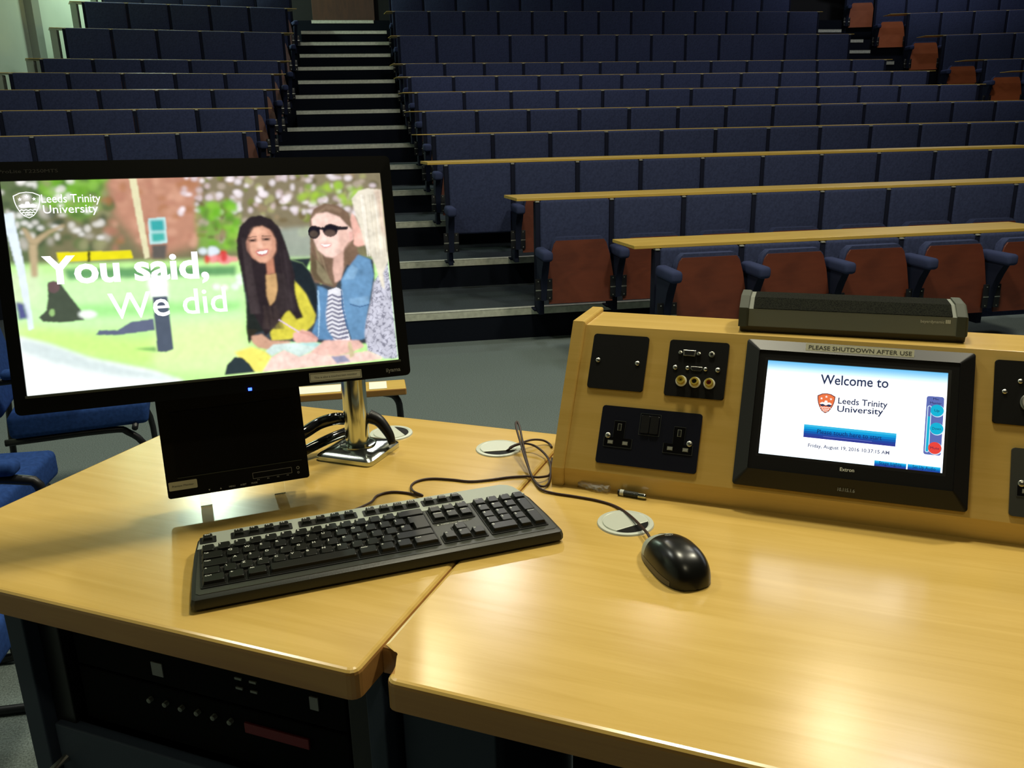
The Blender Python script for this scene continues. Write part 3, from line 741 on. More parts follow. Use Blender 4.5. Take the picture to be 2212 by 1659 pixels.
endp = [(1.262, ct+.009), (1.2705, ct+.0355), (1.299, ct+.0485), (1.346, ct+.0485), (1.356, ct+.009)]
for a, b_ in ((mu0, mu0+.0145), (mu1-.0145, mu1)):
    bm = NB(); prism(bm, endp, a, b_, .004, f=fm, bot=True, seg=3); finish(bm, 'end_cap', GREYPL2, mic)
m = mat('mic_grille', (.055, .06, .042), .95, spec=.08); nt = m.node_tree
vt = nt.nodes.new('ShaderNodeTexVoronoi'); vt.inputs['Scale'].default_value = 520; tcc = nt.nodes.new('ShaderNodeTexCoord'); nt.links.new(tcc.outputs['Object'], vt.inputs['Vector'])
rr_ = nt.nodes.new('ShaderNodeValToRGB'); rr_.color_ramp.elements[0].color = (.001, .001, .001, 1); rr_.color_ramp.elements[1].color = (.012, .013, .009, 1); rr_.color_ramp.elements[0].position = .25; rr_.color_ramp.elements[1].position = .5
nt.links.new(vt.outputs['Distance'], rr_.inputs['Fac']); nt.links.new(rr_.outputs['Color'], nt.nodes['Principled BSDF'].inputs['Base Color'])
bm = NB(); prism(bm, [(1.2722, ct+.0352), (1.2985, ct+.0468), (1.344, ct+.0468), (1.344, ct+.045), (1.30, ct+.045), (1.2735, ct+.034)], mu0+.020, mu1-.020, f=fm); finish(bm, 'grille', m, mic)
bm = NB(); t_ = text_bm('beyerdynamic', width=.030, height=.0042, origin=(0, 0, 0)); 
nrm = Vector((0, -.0245, .008)).normalized()
Yd = Vector((0, .008, .0245)).normalized()
for v in t_.verts: v.co = MR @ (Vector((.118+v.co.x, 0, 0))+Vector((0, 1.2695, ct+.0255))+Yd*v.co.y+nrm*.0004)
merge(bm, t_)
for k in range(3):
    t_ = NB(); vs = [t_.verts.new(MR @ (Vector((.1495+.0022*k+a, 1.2695, ct+.0255))+Yd*b_+nrm*.0004)) for a, b_ in ((0, 0), (.0018, 0), (.0018, .0052), (0, .0052))]; t_.faces.new(vs); merge(bm, t_)
finish(bm, 'maker_name', WHITEP, mic)

# cable grommets let into the desk
def grommet(P, ang, label, r_=.039):
    c = DESKF.loc(P); base = (c.x, c.y, DZ)
    o = empty('cable_grommet', DESKF, base, label, 'grommet', 'cable grommets in the desktop')
    bm = NB(); lathe(bm, [(r_, 0.0002), (r_-.001, .0022), (r_-.006, .0028), (r_-.0075, .0016)], base, 40); finish(bm, 'ring', GROM, o, smooth=True)
    M = Matrix.Translation(base) @ Matrix.Rotation(ang, 4, 'Z')
    bm = NB(); ri = r_-.008
    pts = [(ri*math.cos(a), ri*math.sin(a)) for a in [math.radians(d_) for d_ in range(-30, 211, 10)]]
    pts = [q for q in pts if True]
    prism(bm, pts, .0017, .0034, .0006, M=M); finish(bm, 'cap', GROM, o)
    bm = NB(); slot = [(ri*math.cos(a), ri*math.sin(a)) for a in [math.radians(d_) for d_ in range(210, 331, 10)]]
    prism(bm, slot, .0017, .0021, 0, M=M); finish(bm, 'cable_opening', BLACKMAT, o)
    return o
grommet((.3245, 1.0071, 0), math.radians(50), 'silver cable grommet with an open slot behind the mouse')
grommet((.1995, 1.324, 0), math.radians(28), 'silver cable grommet with a cord going in, beside the console end')
grommet((.0227, 1.4427, 0), math.radians(140), 'silver cable grommet half hidden behind the chrome stand foot')
# ------------------------------------------------------------------ keyboard
kL, kR = at(414, 1328, DZ), at(1219, 1171, DZ)
KA = math.atan2(kR.y-kL.y, kR.x-kL.x)
k0 = Vector((kL.x, kL.y, DZ))
KF = Frame(k0, (math.cos(KA), math.sin(KA), 0), (-math.sin(KA), math.cos(KA), 0), (0, 0, 1))
KB = (.228, .082, 0)
kb = empty('keyboard', KF, KB, 'black and silver full size keyboard lying across the desk seam', 'keyboard')
KW, KD = (kR-kL).length, .162
def kz(y): return .0185+.0045*y/KD        # top surface height along the depth
def kmap(x, y, z): return Vector((x, y, kz(y)+z)) if z > -.5 else Vector((x, y, .001+(z+1)))
def outline(ins=0):
    w2 = KW
    p = [(ins+.004, ins), (w2-ins-.004, ins), (w2-ins, ins+.004), (w2-ins-.001, .05), (w2-ins-.005, .11), (w2-ins-.014, KD-ins-.014), (w2-ins-.020, KD-ins-.005), (w2-ins-.030, KD-ins),
         (ins+.022, KD-ins), (ins+.013, KD-ins-.005), (ins+.0085, KD-ins-.014), (ins+.004, .11), (ins+.001, .05), (ins, ins+.004)]
    return p
KDARK = mat('keyboard_body', (.020, .022, .018), .42, bump=(500, .06))
KTOP = mat('keyboard_deck', (.040, .044, .036), .38, bump=(500, .05))
KKEY = mat('keycap', (.009, .010, .008), .36)
bm = NB(); t = NB(); n = len(outline())
rows_ = [(0, -.0, 0), (.0, -.009, 1), (.0015, -.004, 1), (.006, -.0003, 1)]
secs = []
secs.append([Vector((x, y, .0015)) for x, y in outline(.003)])
secs.append([Vector((x, y, .0045)) for x, y in outline(0)])
secs.append([kmap(x, y, -.0085) for x, y in outline(0)])
secs.append([kmap(x, y, -.003) for x, y in outline(.0015)])
secs.append([kmap(x, y, 0) for x, y in outline(.0065)])
loft(t, secs); merge(bm, t)
finish(bm, 'body', KDARK, kb, smooth=True)
deck = outline(.0066)
def clipy(poly, y, above=True):
    o = []
    for i in range(len(poly)):
        a, b_ = poly[i], poly[(i+1) % len(poly)]; ia, ib = (a[1] > y) == above, (b_[1] > y) == above
        if ia: o.append(a)
        if ia != ib: t_ = (y-a[1])/(b_[1]-a[1]); o.append((a[0]+(b_[0]-a[0])*t_, y))
    return o
YS = .1165           # start of the silver strip
U1 = .01905; KX = .0135; KY = .0190
bm = NB(); prism(bm, clipy(outline(.0045), YS), .0001, .0012, .0004, f=kmap); finish(bm, 'silver_strip', SILVERPL, kb, label='silver strip along the back of the keyboard')
bm = NB(); prism(bm, clipy(deck, YS, False), .0001, .0006, 0, f=kmap); finish(bm, 'deck', KTOP, kb)
WELL = mat('key_well', (.0035, .004, .004), .5)
def well(x0, y0, x1, y1):
    bm = NB(); prism(bm, rrect(x0, y0, x1, y1, .0015, 2), .0006, .0016, f=kmap); return bm
keys = []      # (x, y, w, h, legend, small)
def row(y, items, x=0, h=1, yy=None):
    for it in items:
        s, w_ = it if isinstance(it, tuple) else (it, 1)
        if s is not None: keys.append((x, y, w_, h, s))
        x += w_
row(4, ['`', '1', '2', '3', '4', '5', '6', '7', '8', '9', '0', '-', '=', ('<-', 2)])
row(3, [('Tab', 1.5), 'Q', 'W', 'E', 'R', 'T', 'Y', 'U', 'I', 'O', 'P', '[', ']'])
row(2, [('Caps', 1.75), 'A', 'S', 'D', 'F', 'G', 'H', 'J', 'K', 'L', ';', "'", '#'])
row(1, [('^', 1.25), '\\', 'Z', 'X', 'C', 'V', 'B', 'N', 'M', ',', '.', '/', ('^', 2.75)])
row(0, [('Ctrl', 1.5), ('+', 1.15), ('Alt', 1.35), (' ', 5.6), ('AltGr', 1.35), ('+', 1.15), ('=', 1.15), ('Ctrl', 1.75)])
NX = 15.3
row(4, ['Insert', 'Home', 'PgUp'], NX); row(3, ['Delete', 'End', 'PgDn'], NX)
row(1, ['^'], NX+1); row(0, ['<', 'v', '>'], NX)
PX = 18.65
row(4, ['Num', '/', '*', '-'], PX); row(3, ['7', '8', '9'], PX); row(2, ['4', '5', '6'], PX); row(1, ['1', '2', '3'], PX); row(0, [('0', 2), '.'], PX)
enter = (13.5, 2, 1.5, 2, 'Enter')
keys += [(PX+3, 2, 1, 2, '+'), (PX+3, 0, 1, 2, 'Enter')]
fy = 5.80
FK = [('Esc', 0)]+[('F%d' % (i+1), x) for i, x in enumerate([2, 3, 4, 5, 6.5, 7.5, 8.5, 9.5, 11, 12, 13, 14])]+[('PrtSc', NX), ('ScrLk', NX+1), ('Pause', NX+2)]
wb = NB()
def wl(a, b_, c, d_):
    prism(wb, rrect(KX+a*U1-.0012, KY+b_*U1-.0012, KX+c*U1+.0012, KY+d_*U1+.0008, .0015, 2), .0007, .0017, f=kmap)
wl(0, 0, 15, 5); wl(NX, 3, NX+3, 5); wl(NX, 0, NX+3, 1); wl(NX+1, 1, NX+2, 2); wl(PX, 0, PX+4, 5)
for a, b_ in ((0, 1), (2, 6), (6.5, 10.5), (11, 15), (NX, NX+3)):
    prism(wb, rrect(KX+a*U1-.0006, KY+fy*U1-.001, KX+b_*U1+.0006, KY+fy*U1+.0158, .0015, 2), .0012, .0022, f=kmap)
finish(wb, 'key_well', WELL, kb)
def cap_geo(bm, x0, y0, x1, y1, hh=.0085, small=False):
    g = .0004; ins = .0028 if not small else .0026
    A = [(x0+g, y0+g), (x1-g, y0+g), (x1-g, y1-g), (x0+g, y1-g)]
    a, b_, c, d_ = x0+ins, y0+ins*.9, x1-ins, y1-ins*.35
    def sec(q, z, r_): 
        return [kmap(px, py, z) for px, py in rrect(*q, r_, 2)]
    loft(bm, [sec((x0+g, y0+g, x1-g, y1-g), .0018, .0008), sec((x0+g+.0014, y0+g+.0014, x1-g-.0014, y1-g-.0009), hh*.5, .001), sec((a, b_, c, d_), hh-.0005, .0016), sec((a+.0006, b_+.0006, c-.0006, d_-.0006), hh, .0014)])
    return a, b_, c, d_
def legend(bm, s, a, b_, c, d_, hh):
    if not s.strip(): return
    hgt = .0042 if len(s) == 1 else .0026
    wd = None if len(s) == 1 else min((c-a)*.8, .0024*len(s)*.75)
    t = text_bm({'^': '\u2191', '<-': '\u2190', '<': '\u2190', '>': '\u2192', 'v': '\u2193', 'Enter': '\u21b5'}.get(s, s) if False else s, width=wd, height=hgt, bold=.01)
    for v in t.verts: v.co = kmap(a+.0016+v.co.x, d_-.0012-hgt+v.co.y, hh+.00012)
    merge(bm, t, None, 1)
made = []
for (x, y, w_, h_, s) in keys:
    X0, Y0, X1, Y1 = KX+x*U1, KY+y*U1, KX+(x+w_)*U1, KY+(y+h_)*U1
    hh = .0078 if y in (0, 4) else (.0072 if y in (3, 1) else .0068)
    bm = NB(); q = cap_geo(bm, X0, Y0, X1, Y1, hh); legend(bm, s, *q, hh); made.append((bm, (X0, Y0)))
# L-shaped enter key
bm = NB(); X0, X1 = KX+13.5*U1, KX+15*U1; Ya, Yb, Yc = KY+2*U1, KY+3*U1, KY+4*U1; xs_ = KX+13.25*U1+U1*.5
L1 = lambda i, j: [(xs_+i, Ya+i), (X1-i, Ya+i), (X1-i, Yc-j), (X0-.0+i, Yc-j), (X0+i, Yb+j*.4), (xs_+i, Yb+j*.4)]
loft(bm, [[kmap(a, b_, z) for a, b_ in L1(i, j)] for i, j, z in ((.0004, .0004, .0018), (.0014, .0008, .005), (.0028, .0012, .0070), (.0032, .0016, .0073))])
legend(bm, '<-', KX+13.6*U1, Yb, X1, Yc, .0073); made.append((bm, (X0, Ya)))
for s, x in FK:
    X0, Y0 = KX+x*U1, KY+fy*U1; bm = NB(); q = cap_geo(bm, X0+.0015, Y0, X0+U1-.0015, Y0+.0140, .0078, True)
    t = text_bm(s, width=min(.0024*len(s)*.9, .0090), height=.0026, bold=.015)
    for v in t.verts: v.co = kmap(q[0]+.002+v.co.x, q[3]-.004+v.co.y, .00792)
    merge(bm, t, None, 1); made.append((bm, (X0, Y0)))
KLEG = mat('key_legend', (.80, .82, .74), .5)
rest = NB()
for i, (bm, pos) in enumerate(made):
    if len(made)-i <= len(made)-100 and len(made) > 100: merge(rest, bm)
    else: finish(bm, 'key', [KKEY, KLEG], kb)
if len(rest.verts): finish(rest, 'keys', [KKEY, KLEG], kb, kind='stuff')
else: rest.free()
bm = NB(); t = text_bm('IMPORTANT NOTICE', width=.038, height=.0025)
for v in t.verts: v.co = kmap(KX+(NX+.45)*U1+v.co.x, KY+2.62*U1+v.co.y, .0008)
merge(bm, t)
prism(bm, [(KX+(NX+.15)*U1, KY+2.62*U1), (KX+(NX+.32)*U1, KY+2.62*U1), (KX+(NX+.235)*U1, KY+2.76*U1)], .0006, .0008, f=kmap)
finish(bm, 'printed_notice', KLEG, kb)
for i in range(3):
    bm = NB(); prism(bm, circ(KX+(PX+.9+i*.95)*U1, KY+5.55*U1, .0012, 10), .0012, .0016, f=kmap); finish(bm, 'indicator', WHITEP, kb)
for x in (.05, .39):
    bm = NB(); box(bm, (x, .142, 0.0002), (x+.025, .150, .006), .002); finish(bm, 'foot', BLACKPL, kb)

# ------------------------------------------------------------------ mouse
ma = math.radians(96.5)
mc = Vector((.3465, .8790, DZ))
MF = Frame(mc, (math.sin(ma), -math.cos(ma), 0), (math.cos(ma), math.sin(ma), 0), (0, 0, 1))   # y towards the cord
mo = empty('computer_mouse', MF, (0, 0, 0), 'glossy black mouse with a silver nose, lying on the right half of the desk', 'mouse')
HL, HW, HH = .0590, .0315, .0375
def mshape(u, v, k=1.0, nz=0):
    """u along 0 (tail)..1 (nose), v angle across 0..pi"""
    t = 2*u-1
    wid = HW*(1-abs(t)**2.8)**.42*(1.0-.06*t)
    q_ = (t+.12)/(1.12 if t > -.12 else .88)
    hei = HH*max(0, 1-abs(q_)**2.5)**.5*(1-.18*max(t, 0))
    if t > .0: hei = max(hei, .0)
    x = wid*math.copysign(abs(math.cos(v))**.75, math.cos(v)); z = hei*abs(math.sin(v))**.8
    return Vector((x*k, t*HL*k, .0015+z*k))
def mpatch(u0, u1, v0, v1, k, name, m, nu=28, nv=28):
    bm = NB(); g = [[bm.verts.new(mshape(u0+(u1-u0)*i/nu, v0+(v1-v0)*j/nv, k)) for j in range(nv+1)] for i in range(nu+1)]
    for i in range(nu):
        for j in range(nv):
            bm.faces.new((g[i][j], g[i+1][j], g[i+1][j+1], g[i][j+1]))
    bmesh.ops.remove_doubles(bm, verts=bm.verts, dist=1e-6)
    return finish(bm, name, m, mo, smooth='all')
MG = mat('mouse_shell', (.006, .0065, .006), .27)
mpatch(0.0002, .72, 0, PI, 1.0, 'shell', MG)
mpatch(.715, .9998, 0, PI, .998, 'nose', SILVERPL)
mpatch(.15, .80, PI*.955, PI, 1.008, 'side_trim', mat('mouse_side', (.10, .09, .08), .3, .3))
bm = NB(); prism(bm, [(mshape(i/30, 0, 1.0).x*s, (2*i/30-1)*HL) for s, rng in ((1, range(1, 30)), (-1, range(29, 0, -1))) for i in rng], .0003, .0025); finish(bm, 'base', BLACKPL, mo)
# split line between buttons, wheel, round emblem
bm = NB()
P = [mshape(.70+.2*i/10, PI/2, 1.002) for i in range(11)]; tube(bm, P, .0004, 6); finish(bm, 'button_gap', BLACKMAT, mo)
bm = NB()
C_ = mshape(.64, PI*.5, 1.0); Tn = (mshape(.66, PI*.5)-mshape(.62, PI*.5)).normalized(); Sx = Vector((1, 0, 0)); Nn = Sx.cross(Tn)
M = Matrix((( Sx.x, Tn.x, Nn.x, C_.x), (Sx.y, Tn.y, Nn.y, C_.y), (Sx.z, Tn.z, Nn.z, C_.z+.0004), (0, 0, 0, 1)))
t = NB(); ring(t, circ(0, 0, .0052, 24, .0042), circ(0, 0, .0046, 24, .0036), .0, .0004); merge(bm, t, M)
t = text_bm('hp', width=.0056, height=.0034, bold=.02, origin=(-.0028, -.0014, .0003)); merge(bm, t, M)
finish(bm, 'emblem', GREYP, mo, label='round pale emblem')

# ------------------------------------------------------------------ cords
def dpt(x, y, h=.0022): return at(x, y, DZ+h)
bm = NB()
nose = MF.w((-.004, HL-.001, .010))
pts = [nose, dpt(1395, 1148, .010), dpt(1362, 1115, .006), dpt(1330, 1094), dpt(1290, 1081), dpt(1240, 1072), dpt(1195, 1065), dpt(1168, 1056, .003)]
lo = at(1150, 1035, DZ+.004)
def up(x, y, z): return at(x, y, DZ+z)
pts += [up(1152, 1035, .004), up(1136, 995, .018), up(1124, 955, .034), up(1115, 922, .048), up(1116, 911, .052), up(1122, 920, .048), up(1128, 950, .034), up(1138, 995, .014), up(1150, 1032, .004), up(1168, 1050, .0045), up(1184, 1045, .003), up(1190, 1018, .004), up(1184, 990, .006), up(1160, 966, .012), up(1135, 958, .014), up(1112, 963, .010), up(1096, 973, .003), up(1088, 978, -.006)]
tube(bm, [DESKF.loc(p) for p in pts], .0019, 8, smooth=6)
finish(bm, 'cable', CORD, None, tuple(DESKF.loc(nose)), DESKF, smooth='all', label='thin dark cord looping from the mouse into the cable grommet', cat='cord')
bm = NB()
kback = lambda x: KF.w((x, KD-.004, .020))
pts = [kback(.212), KF.w((.2085, KD+.002, .017)), dpt(800, 1086, .006), dpt(815, 1071), dpt(845, 1063), dpt(880, 1065), dpt(905, 1071, .003), dpt(912, 1070, .005), dpt(894, 1062, .0055), dpt(888, 1051), dpt(900, 1040), dpt(930, 1034), dpt(975, 1036), dpt(1015, 1040), dpt(1055, 1037), dpt(1100, 1031), dpt(1140, 1029, .003), dpt(1160, 1031, .008), dpt(1180, 1029, .006), dpt(1188, 1024), dpt(1192, 1010), dpt(1192, 990)]
tube(bm, [DESKF.loc(p) for p in pts], .0019, 8, smooth=6)
finish(bm, 'cable', CORD, None, tuple(DESKF.loc(kback(.212))), DESKF, smooth='all', label='thin dark cord running from the back of the keyboard to the console', cat='cord')
bm = NB()
pts = [up(1100, 975, -.006), up(1103, 966, .006), up(1125, 957, .012), up(1150, 950, .012), up(1172, 951, .008), up(1186, 958, .003), up(1192, 966, .0025)]
tube(bm, [DESKF.loc(p) for p in pts], .0019, 8, smooth=6)
finish(bm, 'cable', CORD, None, tuple(DESKF.loc(pts[0])), DESKF, smooth='all', label='short dark cord arching from the grommet to behind the console end', cat='cord')

# jack adapter and plastic bag below the console
a, b_ = Vector(DESKF.loc(at(1337, 1063, DZ+.0045))), Vector(DESKF.loc(at(1396, 1073, DZ+.0045)))
jb = tuple((a+b_)/2-Vector((0, 0, .0045)))
j = empty('jack_adapter', DESKF, jb, 'small black and chrome jack adapter lying below the double socket', 'adapter')
d = (b_-a)
bm = NB(); tube(bm, [a+d*.0, a+d*.02, a+d*.72], .0044, 16); finish(bm, 'barrel', mat('knurled_black', (.03, .035, .028), .4, bump=(700, .5)), j, smooth=True)
bm = NB(); tube(bm, [a+d*.0-d*.02, a+d*.2], .0046, 16); finish(bm, 'end_sleeve', BLACKPL, j, smooth=True)
bm = NB(); tube(bm, [a+d*.05, a+d*.19], .0047, 16); finish(bm, 'printed_band', WHITEP, j, smooth=True)
bm = NB(); tube(bm, [a+d*.72, a+d*.94, a+d*.95, a+d*1.0], lambda t: .0045 if t < .7 else .0030, 16); finish(bm, 'chrome_end', CHROME, j, smooth=True)
a, b_ = Vector(DESKF.loc(at(1252, 1050, DZ))), Vector(DESKF.loc(at(1316, 1064, DZ)))
bm = NB(); rnd = random.Random(3); ax = (b_-a); L = ax.length; ax.normalize(); ay = Vector((-ax.y, ax.x, 0)); secs = []
for i in range(13):
    t_ = i/12; c = a+ax*L*t_; rr = .0085*(1-.35*abs(2*t_-1)**3)
    secs.append([c+ay*(rr*math.cos(2*PI*k/12)*(1+rnd.uniform(-.25, .25)))+Vector((0, 0, .0052+.0050*math.sin(2*PI*k/12)*(1+rnd.uniform(-.3, .3)) if True else 0)) for k in range(12)])
loft(bm, secs)
for v in bm.verts: v.co.z = max(v.co.z, DZ+.0003)
finish(bm, 'plastic_bag', BAGP, None, tuple(a), DESKF, label='crumpled clear plastic bag lying at the foot of the console', cat='bag')

# ------------------------------------------------------------------ black preview screen under the monitor
SYAW, ST = .195, .2
sx_ = Vector((math.cos(SYAW), math.sin(SYAW), 0)); sn_ = Vector((math.sin(SYAW), -math.cos(SYAW), 0))
sy_ = Vector((0, 0, 1))*math.cos(ST)-sn_*math.sin(ST)
SF = Frame((-.202, 1.181, .945), sx_, sy_, sx_.cross(sy_))
sm = empty('preview_screen', SF, (0, 0, 0), 'small black switched-off preview screen on clear feet under the monitor', 'screen')
SWd, SHt = .197, .152
bm = NB(); prism(bm, rrect(-SWd/2, 0, SWd/2, SHt, .003), -.028, 0, .002, bot=True); finish(bm, 'housing', BLACKMAT, sm)
BLACKSCR = mat('dark_screen', (.002, .002, .003), .5, spec=.25)
bm = NB(); prism(bm, rrect(-.083, .030, .088, .122, .001), .0, .0006); finish(bm, 'display', BLACKSCR, sm)
bm = NB(); box(bm, (-.083, .0275, 0), (.09, .0285, .0012)); finish(bm, 'ledge', GREYPL2, sm)
def son(x, y): return SF.loc(ray_plane(x, y, SF.M.col[2], SF.o))
bm = NB(); q0, q1 = son(545, 1040), son(626, 1018)
ring(bm, rrect(.018, .0105, .074, .0195, .0008, 2), rrect(.0186, .0111, .0734, .0189, .0006, 2), 0, .0006); finish(bm, 'button_panel', GREYP, sm)
bm = NB()
for k, s in enumerate(('\u25bc', '\u25b2', 'MENU', 'A/SET', 'MODE')):
    x = -.043+.0155*k
    if k < 2:
        e = .0012; sgn = -1 if k == 0 else 1; f = bm.faces.new([bm.verts.new((x+a_*e, .0045+b__*e*sgn, .0002)) for a_, b__ in ((-1, -1), (1, -1), (0, 1))])
    else: add_text(bm, s, width=.0085, height=.0024, origin=(x-.004, .0035, .0002))
for k in range(4): add_text(bm, 'F%d' % (k+1), width=.0028, height=.0016, origin=(.024+.014*k, .0075, .0002))
ring(bm, circ(.083, .017, .0022, 16), circ(.083, .017, .0017, 16), 0, .0003); ring(bm, circ(.083, .010, .0015, 16), circ(.083, .010, .0011, 16), 0, .0003)
finish(bm, 'printed_marks', WHITEP, sm)
bm = NB(); prism(bm, rrect(-.096, .011, -.058, .0235, .0015), 0, .0005); add_text(bm, 'Preview Monitor', width=.029, height=.0028, origin=(-.0915, .0158, .0007), mi=1); finish(bm, 'sticker', [LABEL, LABELT], sm, label='cream label reading Preview Monitor')
qf = SF.w((0, .02, -.012))
def fbox(bm, a0, a1, f0, f1, z0, z1):
    P4 = [Vector((qf.x, qf.y, DZ))+sx_*a_+sn_*b__ for a_, b__ in ((a0, f0), (a1, f0), (a1, f1), (a0, f1))]
    loft(bm, [[SF.loc(p_+Vector((0, 0, z0))) for p_ in P4], [SF.loc(p_+Vector((0, 0, z1))) for p_ in P4]])
for x in (-.05, .055):
    bm = NB(); fbox(bm, x-.008, x+.008, -.006, -.010, .0006, .048); finish(bm, 'clear_foot', CLEAR, sm)

# ------------------------------------------------------------------ chrome stand with black arms
pc = Vector(DESKF.loc((-.035, 1.360, DZ)))
st = empty('monitor_stand', DESKF, tuple(pc), 'chrome monitor stand with rounded square foot and black arms, right of the preview screen', 'monitor stand')
bm = NB(); hw = .0525
secs = []
for ins, z in ((0, .0005), (-.0005, .004), (.0, .008), (.004, .0115), (.012, .0145), (.026, .017), (.030, .018)):
    h_ = hw-ins; bul = .004
    ptl = []
    base_ = rrect(-h_, -h_, h_, h_, .010 if h_ > .02 else h_*.6, 4)
    for a_, b__ in base_:
        k_ = 1+.06*(1-min(1, (abs(abs(a_)-abs(b__)))/h_)) - .0
        ptl.append(Vector((pc.x+a_, pc.y+b__, DZ+z)))
    secs.append(ptl)
loft(bm, secs); finish(bm, 'foot', CHROME, st, smooth=True)
bm = NB(); ring(bm, circ(pc.x, pc.y, .031, 32), circ(pc.x, pc.y, .029, 32), DZ+.0165, DZ+.0190); finish(bm, 'foot_ring', CHROME, st, smooth=True)
bm = NB(); lathe(bm, [(.0195, .016), (.0200, .020), (.0200, .245), (.018, .25)], tuple(pc), 36); finish(bm, 'pole', CHROME, st, smooth=True)
def dl_(p): return DESKF.loc(Vector(p))
bm = NB()
q = lambda x, y, z: DESKF.loc(at(x, y, DZ+z))
tube(bm, [q(742, 905, .055), q(722, 905, .060), q(690, 915, .052), q(662, 932, .044), q(640, 945, .04)], .0105, 12, smooth=5); finish(bm, 'upper_arm', BLACKGL, st, smooth='all')
bm = NB()
tube(bm, [q(756, 930, .022), q(720, 944, .022), q(690, 958, .019), q(655, 975, .014), q(630, 985, .012)], .0085, 12, smooth=5); finish(bm, 'lower_arm', BLACKGL, st, smooth='all')
bm = NB()
A_ = [Vector((pc.x+.012, pc.y+.0215, DZ+.06)), Vector((pc.x+.03, pc.y+.024, DZ+.052)), Vector((pc.x+.048, pc.y+.022, DZ+.032)), Vector((pc.x+.056, pc.y+.018, DZ+.016))]
tube(bm, A_, lambda t: .012*(1-.5*t), 12, smooth=5); finish(bm, 'cable_clip', BLACKPL, st, smooth='all')

# ------------------------------------------------------------------ monitor
mx_ = Vector((0.98257775, 0.18525672, -0.01486329)); my_ = Vector((-0.03064847, 0.24039474, 0.97019124)); mn_ = mx_.cross(my_)
MOF = Frame((-.2039, 1.1893, 1.2509), mx_, my_, mn_)
mon = empty('monitor', MOF, (0, -.158, -.02), 'wide black touch monitor showing a university slide, at the left of the desk', 'monitor')
bm = NB(); hx, hy0, hy1 = .254, -.158, .158
prism(bm, rrect(-hx, hy0, hx, hy1, .007), -.045, .0095, .004, bot=False, seg=3)
prism(bm, rrect(-.20, -.12, .20, .12, .02), -.065, -.045, .008, bot=True); finish(bm, 'back_housing', BLACKPL, mon)
BEZ = mat('monitor_bezel', (.006, .0065, .006), .38, spec=.3)
frame_mesh(rrect(-hx+.0002, hy0+.0002, hx-.0002, hy1-.0002, .007, 4), rrect(-.2385, -.134, .2385, .134, .001, 4), .0125, .0135, BEZ, 'bezel', mon)
bm = NB(); box(bm, (-.2405, -.1375, .0133), (.2405, -.1343, .0150), .0005); finish(bm, 'lower_lip', GREYPL2, mon)
# picture on the screen, painted cell by cell
GW, GH = 620, 349
cor = [(5, 396), (818, 377), (857, 776), (62, 856)]
def homog(src, dst):
    A = []; B = []
    for (x, y), (u, v) in zip(src, dst):
        A.append([x, y, 1, 0, 0, 0, -u*x, -u*y]); B.append(u); A.append([0, 0, 0, x, y, 1, -v*x, -v*y]); B.append(v)
    h = np.linalg.solve(np.array(A, float), np.array(B, float)); return np.append(h, 1).reshape(3, 3)
HM = homog(cor, [(0, 0), (1, 0), (1, 1), (0, 1)])
def hp(x, y): v = HM @ np.array([x, y, 1.]); return v[0]/v[2], v[1]/v[2]
gyy, gxx = np.mgrid[0:GH, 0:GW]; gu = gxx/(GW-1); gv = gyy/(GH-1)
IMG = np.zeros((GH, GW, 3))
def blur(a, r):
    if r <= 0: return a
    for ax_ in (0, 1):
        for _ in range(2):
            p_ = np.pad(a, [(r+1, r) if i == ax_ else (0, 0) for i in range(a.ndim)], mode='edge'); c = np.cumsum(p_, ax_)
            a = (np.take(c, range(2*r+1, c.shape[ax_]), ax_)-np.take(c, range(0, c.shape[ax_]-2*r-1), ax_))/(2*r+1)
    return a
def pmask(pts):
    P = [hp(*q) for q in pts]; x = gu*GW; y = gv*GH; ins = np.zeros(gu.shape, bool); n = len(P)
    for i in range(n):
        x0, y0 = P[i][0]*GW, P[i][1]*GH; x1, y1 = P[(i+1) % n][0]*GW, P[(i+1) % n][1]*GH
        if y0 == y1: continue
        c = ((y0 > y) != (y1 > y)) & (x < (x1-x0)*(y-y0)/(y1-y0)+x0); ins ^= c
    return ins.astype(float)
def fill(pts, c, soft=1, a=1.):
    global IMG
    m = blur(pmask(pts), soft)[..., None]*a; IMG = IMG*(1-m)+lin(c)*m
def ell(cx, cy, rx, ry, c, soft=1, a=1., rot=0):
    n = 22; fill([(cx+rx*math.cos(t)*math.cos(rot)-ry*math.sin(t)*math.sin(rot), cy+rx*math.cos(t)*math.sin(rot)+ry*math.sin(t)*math.cos(rot)) for t in [2*PI*i/n for i in range(n)]], c, soft, a)
def c1(*p): return [(x/2.811, 330+y/2.811) for x, y in p]
def c2(*p): return [(440+x/3.017, 330+y/3.017) for x, y in p]
rng = np.random.default_rng(4)
def nz(r, amp=1.):
    q = blur(rng.normal(size=(GH, GW)), r); q = q/ (q.std()+1e-9); return q*amp
def blobs(n, x0, x1, y0, y1, r0, r1, cols, soft, a=.8):
    for _ in range(n):
        ell(rng.uniform(x0, x1), rng.uniform(y0, y1), rng.uniform(r0, r1), rng.uniform(r0, r1)*.85, cols[rng.integers(len(cols))], soft, a)
IMG[:] = lin((120, 115, 85))
fill([(0, 380), (100, 380), (110, 560), (0, 620)], (95, 110, 75), 8)
fill([(90, 380), (235, 380), (225, 450), (180, 480), (95, 440)], (110, 165, 55), 6)
fill([(228, 378), (440, 375), (430, 530), (330, 560), (250, 470)], (186, 135, 112), 8)
fill([(440, 370), (840, 365), (850, 520), (440, 540)], (130, 120, 95), 6)
fill([(425, 440), (515, 440), (520, 545), (430, 545)], (125, 165, 75), 5)
